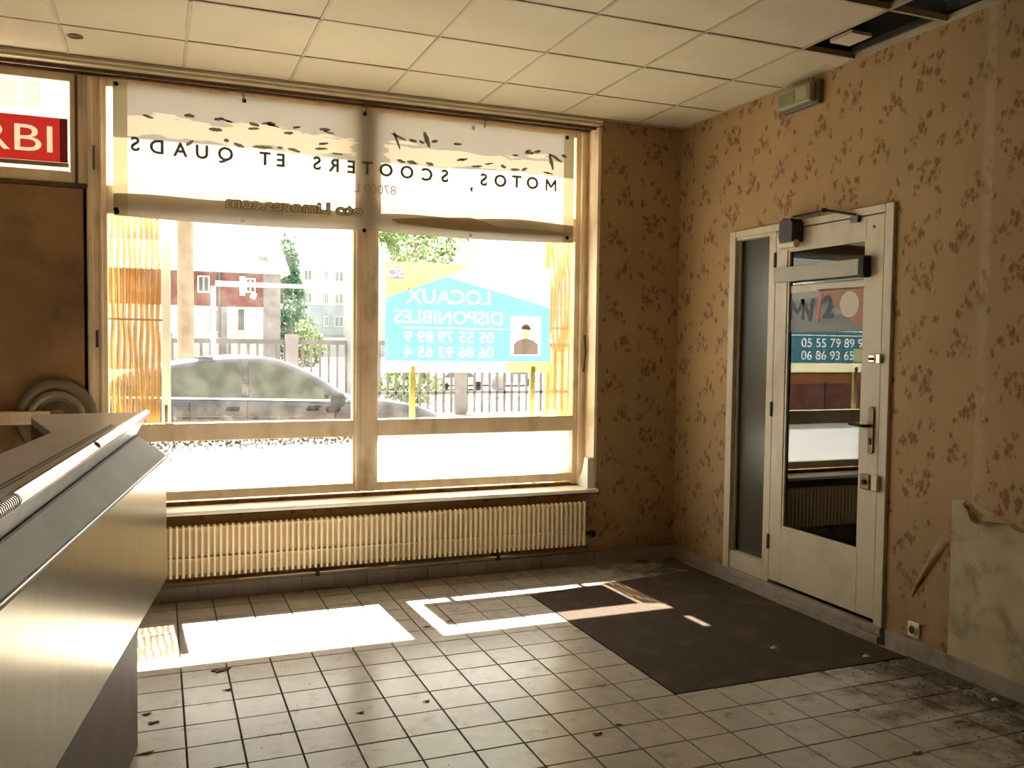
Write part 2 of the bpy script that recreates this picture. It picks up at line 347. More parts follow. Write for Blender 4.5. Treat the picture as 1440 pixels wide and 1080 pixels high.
def thicken(vs, fs, nrm, t):
    """give a flat outline mesh a thickness t along nrm"""
    n = len(vs); nrm = Vector(nrm)*t; cnt = {}
    for f in fs:
        for i in range(len(f)):
            e = (f[i], f[(i+1) % len(f)]); cnt[tuple(sorted(e))] = cnt.get(tuple(sorted(e)), 0)+1
    out = list(vs)+[v+nrm for v in vs]; fo = list(fs)+[[i+n for i in f][::-1] for f in fs]
    for f in fs:
        for i in range(len(f)):
            a, b = f[i], f[(i+1) % len(f)]
            if cnt[tuple(sorted((a, b)))] == 1: fo.append([b, a, a+n, b+n])
    return out, fo

def curve_outline(txt, size, x, z, sx, off, mir=-1):
    cu = bpy.data.curves.new('t', 'FONT'); cu.body = txt; cu.size = size; cu.align_x = 'CENTER'; cu.align_y = 'CENTER'; cu.offset = off; cu.resolution_u = 4
    ob = bpy.data.objects.new('t', cu); COL.objects.link(ob); dg = bpy.context.evaluated_depsgraph_get()
    c2 = ob.evaluated_get(dg).to_curve(dg) if False else ob.to_curve(dg)
    out = []
    for sp in c2.splines:
        out.append([((mir*p.co.x*sx+x, p.co.y+z), (mir*p.handle_left.x*sx+x, p.handle_left.y+z), (mir*p.handle_right.x*sx+x, p.handle_right.y+z)) for p in sp.bezier_points])
    ob.to_curve_clear(); bpy.data.objects.remove(ob); bpy.data.curves.remove(cu)
    return out
def flat_curve(loops_poly, loops_bez, EY):
    cu = bpy.data.curves.new('f', 'CURVE'); cu.dimensions = '2D'; cu.fill_mode = 'BOTH'; cu.resolution_u = 4
    for lp in loops_poly:
        sp = cu.splines.new('POLY'); sp.points.add(len(lp)-1); sp.use_cyclic_u = True
        for p, q in zip(sp.points, lp): p.co = (q[0], q[1], 0, 1)
    for lp in loops_bez:
        sp = cu.splines.new('BEZIER'); sp.bezier_points.add(len(lp)-1); sp.use_cyclic_u = True
        for p, q in zip(sp.bezier_points, lp):
            p.handle_left_type = 'FREE'; p.handle_right_type = 'FREE'
            p.co = (*q[0], 0); p.handle_left = (*q[1], 0); p.handle_right = (*q[2], 0)
    ob = bpy.data.objects.new('f', cu); COL.objects.link(ob); dg = bpy.context.evaluated_depsgraph_get(); me = ob.evaluated_get(dg).to_mesh()
    vs = [Vector((v.co.x, EY, v.co.y)) for v in me.vertices]; fs = [list(p.vertices) for p in me.polygons]
    # 2D fill can yield front and back copies: keep one
    seen = set(); ff = []
    key = [(round(v.x, 4), round(v.z, 4)) for v in vs]
    for f in fs:
        k = tuple(sorted(key[i] for i in f))
        if k in seen: continue
        seen.add(k); ff.append(f)
    bpy.data.objects.remove(ob); bpy.data.curves.remove(cu)
    return vs, ff

# ================================================================== SETTING
XL, XR, YB, YW, ZC = -3.2, 3.515, -3.2, 5.5, 3.114
floor = MB().box(XL-.1, XR+.1, YB-.1, YW+.2, -.14, -.006).build('floor', M['grout'], kind='structure', org=(0, 0, 0))
# floor tiles: pitch .2035, lines at X = .091 + k*.2035, Y = 3.283 + k*.2055
PX, PY, J = .2035, .2040, .0075
proto = None; rest = MB(); cnt = 0
cand = []
for i in range(-16, 17):
    for j in range(-32, 12):
        x0 = .091+i*PX; y0 = 3.283+j*PY; x1 = min(x0+PX, XR-.01); y1 = min(y0+PY, YW-.012)
        if x1-x0 < .02 or y1-y0 < .02: continue
        if x0 > 2.10 and y0 > 3.26 and y1 < 5.1 : continue        # mat well
        vis = (y0 > 2.1 and x0 > -.12)
        cand.append((vis, (x0**2+y0**2), x0, x1, y0, y1))
cand.sort(key=lambda c: (not c[0], c[1]))
tb = MB().box(J/2, PX-J/2, J/2, PY-J/2, -.006, 0)
for c in cand:
    vis, d, x0, x1, y0, y1 = c
    full = abs(x1-x0-PX) < 1e-6 and abs(y1-y0-PY) < 1e-6
    if vis and full and cnt < 296:
        if proto is None:
            proto = tb.build('tile', M['tile'], floor, bevel=.0012)
            o = proto
        else:
            o = proto.copy(); COL.objects.link(o); o.parent = floor
        o.location = (x0, y0, random.uniform(-.0004, .0004)); o.rotation_euler = (random.uniform(-.0022, .0022), random.uniform(-.0022, .0022), 0)
        cnt += 1
    else:
        rest.box(x0+J/2, x1-J/2, y0+J/2, y1-J/2, -.006, 0)
rest.build('tile_field', M['tile'], floor, kind='stuff')

# ceiling: slab of the void, grid, 60 cm tiles
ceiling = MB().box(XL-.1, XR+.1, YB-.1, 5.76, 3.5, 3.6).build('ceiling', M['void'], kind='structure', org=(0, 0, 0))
gx = [-.453+.6*k for k in range(-5, 7)]; gy = [4.993-.6*k for k in range(-1, 14)]
gb = MB()
for x in gx:
    if x > XL: gb.box(x-.008, x+.008, YB, YW, ZC, ZC+.03)
for y in gy:
    if YB < y < YW: gb.box(XL, XR, y-.008, y+.008, ZC, ZC+.03)
gb.build('ceiling_grid', M['cgrid'], ceiling)
eb = MB().box(XR-.012, XR, YB, YW, ZC-.004, ZC+.03).box(XL, XR, YW-.02, YW, ZC-.004, ZC+.03)
eb.build('edge_angle', M['cgrid'], ceiling)
xs = [XL]+[x for x in gx if x > XL]+[XR]; ys = [YB]+sorted(y for y in gy if YB < y < YW)+[YW]
ctp = MB().box(.008, .592, .008, .592, 0, .018).build('ceiling_tile', M['ctile'], ceiling, bevel=.002)
first = True
for i in range(len(xs)-1):
    for j in range(len(ys)-1):
        x0, x1, y0, y1 = xs[i], xs[i+1], ys[j], ys[j+1]
        if x0 > 3.1 and 1.9 < (y0+y1)/2 < 3.75: continue           # missing tiles by the right wall
        if 2.5 < x0 < 2.6 and 2.5 < (y0+y1)/2 < 3.15: continue     # and one beside them
        if abs(x1-x0-.6) < 1e-3 and abs(y1-y0-.6) < 1e-3:
            if first: o = ctp; first = False
            else: o = ctp.copy(); COL.objects.link(o); o.parent = ceiling
            o.location = (x0, y0, ZC+.004+random.uniform(0, .002)); o.rotation_euler = (random.uniform(-.002, .002), random.uniform(-.002, .002), 0)
        else:
            MB().box(x0+.008, x1-.008, y0+.008, y1-.008, ZC+.004, ZC+.022).build('ceiling_tile', M['ctile'], ceiling, bevel=.002)

# walls
wf = MB()
wf.box(2.868, XR+.25, YW, 5.76, -.14, 3.6)                  # right pier
wf.box(-.40, 2.868, YW, 5.68, -.14, .50)                    # below window
wf.box(-.40, 2.868, 5.68, 5.76, -.14, .56)
wf.box(XL-.1, -2.3, YW, 5.76, -.14, 3.6)
wf.box(-2.3, -.40, 5.70, 5.76, -.14, 2.44)
wf.box(-2.3, 2.868, 5.62, 5.76, 3.115, 3.6)
wf.build('wall_front', M['paper_x'], kind='structure', org=(0, 5.5, 0))
B(-14, 14, 5.765, 5.86, 3.115, 8).build('wall_outside', M['facade'], kind='structure')
B(3.765, 14, 5.765, 5.80, -.14, 3.118).build('wall_outside_right', M['facade'], kind='structure')
B(-14, -3.3, 5.765, 5.80, -.14, 3.118).build('wall_outside_left', M['facade'], kind='structure')
wr = MB()
wr.box(XR, XR+.12, YB-.1, 3.47, -.14, 3.6).box(XR, XR+.12, 4.863, YW, -.14, 3.6).box(XR, XR+.12, 3.47, 4.863, 2.30, 3.6).box(XR, XR+.12, 3.47, 4.863, -.14, .02)
wall_r = wr.build('wall_right', M['paper_y'], kind='structure', org=(XR, 0, 0))
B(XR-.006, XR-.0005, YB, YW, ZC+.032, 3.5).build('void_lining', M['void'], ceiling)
B(XR+.12, 14, 2.5, 2.6, -.14, 3.6).build('wall_passage_near', M['void'], kind='structure')
B(XR+.6, XR+.7, 2.6, 5.765, -.14, 3.6).build('wall_passage_far', M['void'], kind='structure')
B(XR+.12, XR+.6, 2.6, 5.49, -.14, -.02).build('floor_passage', M['void'], kind='structure')
B(XR+.12, XR+.6, 2.6, 5.765, 3.5, 3.6).build('ceiling_passage', M['void'], kind='structure')
B(XL-.12, XL, YB-.1, YW, -.14, 3.6).build('wall_left', M['paper_y'], kind='structure')
B(XL-.12, XR+.12, YB-.12, YB, -.14, 3.6).build('wall_back', M['paper_x'], kind='structure')

# skirtings
sk = thing('baseboard_front', (2.0, 5.49, 0), kind='structure')
x = -.4
while x < XR-.01:
    x1 = min(x+.2035, XR-.01)
    B(x+.0015, x1-.0015, 5.486, YW+.0, 0, .088).build('skirting_tile', M['skirt'], sk, bevel=.0015); x = x1
bbr = MB().box(XR-.014, XR, YB, 3.45, 0, .086).box(XR-.014, XR, 4.87, 5.486, 0, .086)
bbr.build('baseboard_right', M['skirt2'], bevel=.003, kind='structure')
# ceiling trim along the window wall, with stained strip
tr = thing('trim_1', (1.2, 5.48, 3.06), kind='structure')
MB().prism([(5.478, 3.112), (5.478, 3.098), (5.490, 3.092), (5.494, 3.078), (5.515, 3.074), (5.62, 3.070), (5.62, 3.112)], 'X', XL+.01, 2.868).build('cornice_board', M['trim'], tr)
B(XL+.01, 2.846, 5.54, 5.56, 3.052, 3.072).build('curtain_track', M['darkwood'], tr)
B(-2.25, 2.866, 5.64, 5.70, 3.062, 3.115).build('head_packing', M['darkwood'], tr)

# ------------------------------------------------------------------ main window
W = thing('window_1', (1.2, 5.69, .55), kind='structure')
F0, F1 = 5.655, 5.725
B(-.400, -.272, F0, F1, .55, 3.062).build('left_jamb', M['frame'], W, bevel=.004)
B(-.372, -.345, F0-.02, F0, .55, 3.05).build('jamb_bead', M['frame'], W, bevel=.004)
B(-.312, -.296, F0-.012, F0, .55, 3.05).build('jamb_bead', M['frame'], W, bevel=.003)
B(1.170, 1.335, F0, F1, .575, 3.01).build('mullion', M['frame'], W, bevel=.004)
B(1.188, 1.216, F0-.014, F0, .575, 3.01).build('mullion_bead', M['frame'], W, bevel=.004)
B(1.262, 1.318, F0-.018, F0, .575, 3.01).build('mullion_bead', M['frame'], W, bevel=.005)
B(2.752, 2.868, F0, F1, .55, 3.062).build('right_jamb', M['frame'], W, bevel=.004)
B(2.79, 2.815, F0-.02, F0, .55, 3.05).build('jamb_bead', M['frame'], W, bevel=.003)
B(2.846, 2.868, 5.50, F0, .54, 3.062).build('reveal_lining', M['frame'], W, bevel=.002)
B(-.272, 2.752, F0, F1, 3.01, 3.062).build('head', M['frame'], W, bevel=.003)
for a, b in ((-.272, 1.170), (1.335, 2.752)):
    B(a, b, F0, F1, 2.28, 2.445).build('transom', M['frame'], W, bevel=.004)
    B(a, b, F0, F1, .935, 1.045).build('transom', M['frame'], W, bevel=.005)
    B(a, b, F0, F1, .575, .632).build('bottom_rail', M['frame'], W, bevel=.004)
    B(a-.0, b, 5.69, 5.696, 2.445, 3.01).build('pane', M['glass'], W)
    B(a-.0, b, 5.69, 5.696, 1.045, 2.28).build('pane', M['glass'], W)
    B(a-.0, b, 5.69, 5.696, .632, .935).build('frosted_pane', M['frost'] if a < 0 else M['frost2'], W)
B(-.40, 2.868, 5.45, F0+.005, .517, .541).build('window_sill', M['sill'], W, bevel=.006)
# small fittings on the frame
B(-.335, -.318, F0-.045, F0-.02, 1.50, 1.60).build('latch', M['dgrey'], W, bevel=.004)
B(-.343, -.330, F0-.035, F0-.02, 2.52, 2.66).build('latch', M['dgrey'], W, bevel=.004)
MB().tube([(2.822, F0-.03, 1.62), (2.826, F0-.045, 1.5), (2.820, F0-.03, 1.36)], .008).build('latch', M['dgrey'], W)

# left transom light above the brown board
W2 = thing('window_2', (-1.3, 5.69, 2.44), kind='structure')
wb = [(-2.3, -.40, 3.012, 3.062), (-2.3, -.40, 2.44, 2.505)]
for a in wb: B(a[0], a[1], F0, F1, a[2], a[3]).build('window_rail', M['frame'], W2, bevel=.004)
B(-.462, -.402, F0, F1, 2.505, 3.012).build('window_stile', M['frame'], W2, bevel=.004)
B(-2.3, -2.24, F0, F1, 2.505, 3.012).build('window_stile', M['frame'], W2, bevel=.004)
B(-.435, -.420, F0-.015, F0, 2.44, 3.05).build('window_bead', M['darkwood'], W2, bevel=.003)
B(-2.24, -.462, 5.69, 5.696, 2.505, 3.012).build('pane', M['glass'], W2)
D2 = thing('door_2', (-1.3, 5.68, 0), kind='structure')
for k in range(4):
    x0 = -2.3+k*.483; B(x0, x0+.477, 5.655, 5.70, 0, 2.415).build('brown_panel', M['board'], D2, bevel=.004)
B(-.378, -.366, 5.65, 5.66, .02, 2.42).build('edge_strip', M['frame'], D2)
B(-2.3, -.57, 5.60, 5.655, 1.06, 1.135).build('rail', M['frame'], D2, bevel=.008)
B(-2.3, -.372, 5.65, 5.71, 2.415, 2.44).build('head_strip', M['darkwood'], D2)

# ------------------------------------------------------------------ door in the right wall
D = thing('door_1', (3.515, 4.17, 0), kind='structure')
X0, X1 = 3.495, 3.60
B(X0, X1, 4.80, 4.863, .09, 2.30).build('frame_post', M['doorp'], D, bevel=.004)
B(X0, X1, 3.47, 3.528, .09, 2.30).build('frame_post', M['doorp'], D, bevel=.004)
B(X0, X1, 3.528, 4.80, 2.258, 2.30).build('frame_head', M['doorp'], D, bevel=.004)
B(X0+.01, X1, 4.405, 4.468, .09, 2.258).build('frame_mullion', M['doorp'], D, bevel=.004)
B(X0+.01, X1, 4.468, 4.80, .09, .205).build('side_light_rail', M['doorp'], D, bevel=.004)
B(X0+.01, X1, 4.468, 4.80, 2.24, 2.258).build('side_light_rail', M['doorp'], D, bevel=.003)
B(3.555, 3.562, 4.468, 4.80, .205, 2.24).build('side_light_glass', M['sglass'], D)
MB().box(3.53, 3.54, 4.468, 4.478, .205, 2.24).box(3.53, 3.54, 4.79, 4.80, .205, 2.24).build('glazing_bead', M['doorp'], D)
L0, L1 = 3.502, 3.542
B(L0, L1, 4.292, 4.398, .115, 2.252).build('leaf_stile', M['doorp'], D, bevel=.003)
B(L0, L1, 3.536, 3.662, .115, 2.252).build('leaf_stile', M['doorp'], D, bevel=.003)
B(L0, L1, 3.662, 4.292, 2.135, 2.252).build('leaf_rail', M['doorp'], D, bevel=.003)
B(L0, L1, 3.662, 4.292, .115, .452).build('leaf_panel', M['doorp'], D, bevel=.003)
B(3.522, 3.528, 3.662, 4.292, .452, 2.135).build('door_glass', M['dglass'], D)
gbd = MB().box(3.508, 3.521, 3.662, 3.676, .452, 2.135).box(3.508, 3.521, 4.278, 4.292, .452, 2.135).box(3.508, 3.521, 3.676, 4.278, .452, .466).box(3.508, 3.521, 3.676, 4.278, 2.121, 2.135)
gbd.build('glazing_bead', M['doorp'], D)
for z in (.35, 1.17, 2.08): MB().tube([(3.497, 4.402, z-.045), (3.497, 4.402, z+.045)], .009).build('hinge', M['dgrey'], D)
MB().box(3.47, 3.52, 3.47, 4.863, 0, .045).box(3.485, 3.53, 3.47, 4.863, .045, .09).build('threshold', M['skirt2'], D, bevel=.004)
# hardware
h = thing('lever_handle', (3.50, 3.583, .99))
h.parent = None
hm = MB().prism([(3.565, 1.0), (3.572, .992), (3.583, .989), (3.594, .992), (3.601, 1.0), (3.601, 1.23), (3.594, 1.238), (3.583, 1.241), (3.572, 1.238), (3.565, 1.23)], 'X', 3.492, 3.502)
hp = hm.build('handle_plate', M['brass'], D)
MB().tube([(3.495, 3.583, 1.139), (3.455, 3.583, 1.139), (3.450, 3.60, 1.139), (3.450, 3.69, 1.143)], .0085).build('lever', M['black'], hp, smooth=True)
B(3.488, 3.493, 3.576, 3.590, 1.04, 1.075).build('keyhole', M['black'], hp)
bpy.data.objects.remove(h)
lk1 = B(3.478, 3.502, 3.565, 3.635, .800, .880).build('rim_lock', M['brass'], D, bevel=.006)
B(3.470, 3.495, 3.505, 3.548, .800, .885).build('lock_keeper', M['cream'], D, bevel=.005)
MB().lathe([(.014, 0), (.014, .01), (.006, .012)], (3.478, 3.60, .84), (-1, 0, 0), 16).build('lock_cylinder', M['black'], lk1)
lt = B(3.478, 3.502, 3.553, 3.60, 1.475, 1.515).build('bolt_case', M['steel'], D, bevel=.004)
B(3.476, 3.499, 3.516, 3.546, 1.47, 1.52).build('bolt_keeper', M['steel'], D, bevel=.003)
MB().tube([(3.478, 3.575, 1.494), (3.462, 3.575, 1.494)], .007).build('bolt_knob', M['black'], lt)
MB().lathe([(.010, 0), (.009, .006), (.004, .009)], (3.502, 3.612, 2.19), (-1, 0, 0), 14).build('screw_cap', M['white'], D, smooth=True)
MB().lathe([(.008, 0), (.006, .005)], (3.502, 4.36, 2.16), (-1, 0, 0), 12).build('screw_cap', M['black'], D)

# ================================================================== THINGS IN THE ROOM
# door closer
dc = thing('door_closer', (3.47, 4.2, 2.13), 'brown and cream door closer with folding arm at the top corner of the door', 'door closer')
MB().prism([(4.155, 2.165), (4.265, 2.165), (4.275, 2.20), (4.27, 2.285), (4.235, 2.31), (4.17, 2.30), (4.15, 2.27)], 'X', 3.415, 3.501).build('closer_body', mat('closer_brown', (.025, .013, .008), .5), dc, bevel=.006)
MB().tube([(3.45, 4.15, 2.155), (3.45, 4.29, 2.155)], .024, 14).build('closer_cylinder', M['cream'], dc, bevel=.003)
MB().tube([(3.46, 4.20, 2.315), (3.45, 3.93, 2.312)], .007, 8).build('arm', M['black'], dc)
MB().tube([(3.45, 3.93, 2.318), (3.488, 3.735, 2.268)], .007, 8).build('arm', M['black'], dc)
MB().lathe([(.016, -.01), (.016, .012)], (3.45, 3.93, 2.314), (0, 0, 1), 12).build('elbow', M['black'], dc)
B(3.478, 3.501, 3.705, 3.76, 2.225, 2.262).build('arm_bracket', M['dgrey'], dc, bevel=.003)
# metal bar across the glass
cb = thing('blind_box', (3.47, 4.0, 1.94), 'long grey metal box fixed across the upper part of the glazed door', 'metal bar')
B(3.452, 3.501, 3.662, 4.355, 1.94, 2.025).build('box_body', mat('grey_bar', (.36, .34, .27), .5), cb, bevel=.003)
B(3.450, 3.502, 3.618, 3.662, 1.925, 2.04).build('end_cap', M['black'], cb, bevel=.008)
# stickers on the door glass
st = thing('glass_sticker', (3.519, 4.0, 1.62), 'orange and pale blue sticker with dark letters on the door glass', 'sticker')
SX = 3.5195
B(SX, SX+.001, 3.68, 4.275, 1.640, 1.925).build('sticker_ground', film('sticker_film', (.30, .31, .28), .45), st)
MB().prism([(3.68, 1.88), (3.68, 1.66), (3.78, 1.70), (3.93, 1.80), (4.05, 1.885)], 'X', SX-.0008, SX-.0003).build('orange_field', film('orange_print', (.42, .15, .06), .8), st)
B(SX-.0008, SX-.0003, 3.68, 4.275, 1.875, 1.915).build('pale_band', mat('pale_print', (.52, .45, .33), .4), st)
v, f = text_mesh('M', .17, (SX-.0015, 4.215, 1.775), (0, -1, 0), (0, 0, 1), offset=.0035)
lt_ = MB().add(v, f)
v, f = text_mesh('2', .17, (SX-.0025, 3.955, 1.775), (0, -1, 0), (0, 0, 1), offset=.006); lt_.add(v, f)
v, f = text_mesh('V', .18, (SX-.0015, 4.10, 1.76), (0, -1, 0), (0, 0, 1), offset=.006, shear=-.2); lt_.add(v, f)
lt_.build('navy_lettering', mat('navy_print', (.006, .014, .04), .5), st)
MB().prism([(4.035, 1.70), (4.06, 1.70), (4.025, 1.87), (4.00, 1.87)], 'X', SX-.0018, SX-.0012).build('red_stroke', mat('red_print', (.5, .09, .06), .4), st)
MB().lathe([(.072, 0), (.072, .0008)], (SX-.001, 3.79, 1.79), (-1, 0, 0), 32).build('pink_disc', mat('pink_print', (.55, .44, .33), .4), st)
ys_ = B(SX, SX+.001, 3.69, 3.75, 1.475, 1.545); ys_.build('yellow_label', mat('yellow_label', (.45, .48, .20), .4), label='small square yellow-green label stuck low on the right of the door glass', category='label')

# emergency light
em = thing('emergency_light', (3.48, 4.19, 2.94), 'small box-shaped emergency light high on the papered right wall', 'emergency light')
B(3.475, 3.5145, 4.035, 4.345, 2.94, 3.075).build('light_base', mat('light_base_grey', (.14, .12, .09), .5), em, bevel=.006)
B(3.435, 3.475, 4.055, 4.34, 2.95, 3.065).build('light_cover', M['lightbox'], em, bevel=.012)
B(3.433, 3.4355, 4.19, 4.32, 2.975, 3.04).build('running_mark', mat('dim_green', (.20, .20, .11), .5), em)
B(3.433, 3.4355, 4.08, 4.17, 2.975, 3.04).build('lamp_window', mat('dim_cream', (.32, .29, .18), .5), em)
# socket
so = thing('wall_socket', (3.50, 3.27, .10), 'round-faced wall socket low on the wall right of the door', 'socket')
B(3.502, 3.5145, 3.235, 3.305, .105, .18).build('socket_plate', M['white'], so, bevel=.004)
MB().lathe([(.028, 0), (.027, .006), (.020, .007), (.019, .001)], (3.502, 3.27, .142), (-1, 0, 0), 20).build('socket_face', M['cream'], so, smooth=False)
MB().lathe([(.018, 0), (.018, .001)], (3.4985, 3.27, .142), (-1, 0, 0), 16).build('socket_well', M['dirt'], so)

# peeled wallpaper: bare plaster, its torn edge, curl and crease (parts of the right wall)
pp = [(3.071, .086), (3.071, .83), (3.02, .84), (2.96, .835), (2.90, .82), (2.82, .795), (2.70, .755), (2.60, .72), (2.45, .66), (2.2, .60), (1.9, .35), (1.6, .2), (1.4, .086)]
MB().prism(pp, 'X', XR-.0015, XR).build('bare_plaster', M['plaster'], wall_r, label='pale bare plaster where the wallpaper has been torn away')
vs = []; fs = []
for i in range(13):
    y = 3.0-.42*i/12
    zt = .835+.005*math.sin(i*2.1)-.115*i/12-.03*math.exp(-((i-2.5)/1.4)**2)
    for j in range(7):
        t = j/6*2.4; rr = .012+.014*math.exp(-((i-2.5)/1.6)**2)
        vs.append((XR-.002-rr*(1-math.cos(t)), y, zt+.01-rr*math.sin(t)-.004*j*math.exp(-((i-3)/2.5)**2)))
for i in range(12):
    for j in range(6): fs.append((i*7+j, i*7+j+1, (i+1)*7+j+1, (i+1)*7+j))
fl = MB().add(vs, fs).build('torn_paper_edge', M['paper_y'], wall_r, smooth=True)
sol = fl.modifiers.new('solid', 'SOLIDIFY'); sol.thickness = .001
vs = []; fs = []
for i in range(17):
    t = i/16; y = 3.30-.20*t-.02*t*t; z = .30+.37*t; wd = .008+.022*t; hgt = .016*math.sin(math.pi*min(1, t*1.02+.02))+.001
    for j in range(7):
        s_ = j/6*2-1; vs.append((XR-.0005-hgt*(1-s_*s_), y+s_*wd, z+s_*wd*.5))
for i in range(16):
    for j in range(6): fs.append((i*7+j, i*7+j+1, (i+1)*7+j+1, (i+1)*7+j))
MB().add(vs, fs).build('paper_crease', M['paper_y'], wall_r, smooth=True)

# radiator
ra = thing('radiator', (1.3, 5.45, .12), 'long low cream column radiator under the shop window sill', 'radiator')
RX0, RX1, RZ0, RZ1 = -.16, 2.745, .165, .462
B(RX0, RX1, 5.432, 5.472, RZ0+.01, RZ1-.012).build('radiator_back', M['radd'], ra)
nf = 84; pr = None
for k in range(nf):
    x = RX0+.012+k*(RX1-RX0-.024)/(nf-1)
    if pr is None:
        pr = MB().prism([(5.398, RZ0), (5.403, RZ0-.006), (5.43, RZ0-.006), (5.43, RZ1+.004), (5.403, RZ1+.004), (5.398, RZ1-.004)], 'X', x-.0075, x+.0075).build('radiator_fin', M['rad'], ra, bevel=.003)
        x00 = x
    else: copy_child(pr, ra, (x-x00, 0, 0))
for z in (.26, .44): B(RX0, RX1, 5.412, 5.433, z, z+.012).build('cross_strip', M['radd'], ra)
MB().tube([(RX0, 5.45, .115), (RX1+.03, 5.45, .118)], .009, 8).build('pipe', M['pipe'], ra, smooth=True)
MB().tube([(RX0, 5.47, .098), (2.9, 5.475, .105), (3.48, 5.48, .118)], .007, 8).build('pipe', M['pipe'], ra, smooth=True)
va = MB().tube([(2.745, 5.44, .235), (2.80, 5.44, .235)], .012, 10).lathe([(.018, 0), (.024, .012), (.024, .04), (.016, .045)], (2.79, 5.43, .235), (.3, -1, .1), 14)
va.build('valve', M['black'], ra)
MB().tube([(2.80, 5.44, .235), (2.80, 5.45, .118)], .008, 8).build('valve_pipe', M['pipe'], ra)
for x in (.9, 2.1): B(x, x+.02, 5.43, 5.499, .10, .165).build('bracket', M['black'], ra)

# sill bracket block
prof = [(5.495, .541), (5.655, .541), (5.655, .60), (5.63, .605), (5.60, .63), (5.57, .68), (5.55, .735), (5.545, .745), (5.495, .745)]
prof = [(5.49, .541), (5.655, .541), (5.655, .585), (5.62, .60), (5.585, .64), (5.56, .70), (5.545, .755), (5.49, .755)]
sb = MB().prism(prof, 'X', 2.795, 2.845).build('end_block', mat('block_white', (.80, .77, .66), .5, var=.04), bevel=.003,
     label='white curved wooden end block standing on the right end of the window sill', category='wooden block')

# entrance mat
mm = thing('entrance_mat', (2.8, 4.2, 0), 'large dark brown coir mat set in the tiles before the door', 'mat')
MB().prism([(2.128, 3.283), (3.475, 3.283), (3.475, 5.10), (2.50, 4.98), (2.128, 4.925)], 'Z', -.006, .0035).build('mat_pile', M['mat'], mm)
B(3.475, 3.4995, 3.283, 5.30, -.005, .006).build('mat_edging', M['skirt2'], mm)
B(2.5, 3.475, 5.10, 5.13, -.005, .002).build('mat_edging', M['tile'], mm)

# --------------------------------------------------------------- counter
C = thing('reception_counter', (-.6, 2.2, 0), 'brushed metal reception counter with grey ledge and brown recessed plinth', 'counter')
def ext(p, q, y):     # extend the line p->q to depth y
    t = (y-p[1])/(q[1]-p[1]); return (p[0]+(q[0]-p[0])*t, y)
YN = -.6
zc, zb, zr, zk = 1.065, .53, 1.235, 1.145
cf = (.027, 3.965); cn = ext(cf, (-.270, 1.813), YN)
bf = (.031, 4.001); bn = ext(bf, (-.231, 2.288), YN)
kf = (-.086, 4.002); kn = ext(kf, (-.291, 1.966), YN)
rf = (-.045, 4.072); rn = ext(rf, (-.264, 1.847), YN)
def slab(a, b, t):    # quad a (4 pts) thickened along its normal by t
    a = [Vector(p) for p in a]; n = (a[1]-a[0]).cross(a[3]-a[0]).normalized()*t
    return [*a, *[p+n for p in a]], [(0, 3, 2, 1), (4, 5, 6, 7), (0, 1, 5, 4), (1, 2, 6, 5), (2, 3, 7, 6), (3, 0, 4, 7)]
def ruled(a, b, c, d_, t, nu=30, nv=8):     # twisted sheet between edge a->b and edge d->c, thickness t
    a, b, c, d_ = map(Vector, (a, b, c, d_)); nn = (b-a).cross(d_-a).normalized()*t; out = []; fo = []
    for q in (Vector((0, 0, 0)), nn):
        for i in range(nu+1):
            for j in range(nv+1):
                u, v_ = i/nu, j/nv; out.append((a.lerp(b, u)).lerp(d_.lerp(c, u), v_)+q)
    n_ = (nu+1)*(nv+1)
    for i in range(nu):
        for j in range(nv):
            f = [i*(nv+1)+j, i*(nv+1)+j+1, (i+1)*(nv+1)+j+1, (i+1)*(nv+1)+j]; fo.append(f); fo.append([k+n_ for k in f][::-1])
    bd = [i*(nv+1) for i in range(nu+1)]+[nu*(nv+1)+j for j in range(1, nv+1)]+[i*(nv+1)+nv for i in range(nu-1, -1, -1)]+[j for j in range(nv-1, 0, -1)]
    for k in range(len(bd)): p, q = bd[k], bd[(k+1) % len(bd)]; fo.append([p, q, q+n_, p+n_])
    return out, fo
def ruled_obj(nm, m, *a, **k):
    o = MB().add(*ruled(*a, **k)).build(nm, m, C); o.data.shade_smooth(); e = o.modifiers.new('edges', 'EDGE_SPLIT'); e.split_angle = R(40); return o
fp = ruled_obj('front_panel', M['counter'], (bn[0], bn[1], zb), (bf[0], bf[1], zb), (cf[0], cf[1]+.035, zc), (cn[0], cn[1], zc), -.022)
# sloping shelf with rounded far corner
vs = []; fs = []; NU = 40; NV = 8
for i in range(NU+1):
    u = 1-(1-i/NU)**1.0
    for j in range(NV+1):
        w_ = j/NV
        back = .05*(1-math.sqrt(max(0, 1-max(0, (w_-.6)/.4)**2)))      # rounded corner
        p = Vector((kn[0], kn[1], zk)).lerp(Vector((kf[0], kf[1]+.0, zk)), u); q = Vector((cn[0], cn[1], zc)).lerp(Vector((cf[0], cf[1], zc)), u)
        v_ = p.lerp(q, w_); v_.y -= back*max(0, (u-.9)/.1); vs.append(v_)
nn_ = len(vs); vs += [v_+Vector((0, 0, -.018)) for v_ in vs]
for i in range(NU):
    for j in range(NV):
        f = [i*(NV+1)+j, i*(NV+1)+j+1, (i+1)*(NV+1)+j+1, (i+1)*(NV+1)+j]; fs.append(f); fs.append([k+nn_ for k in f][::-1])
bd = [i*(NV+1) for i in range(NU+1)]+[NU*(NV+1)+j for j in range(1, NV+1)]+[i*(NV+1)+NV for i in range(NU-1, -1, -1)]+[j for j in range(NV-1, 0, -1)]
for k in range(len(bd)): p, q = bd[k], bd[(k+1) % len(bd)]; fs.append([p, q, q+nn_, p+nn_])
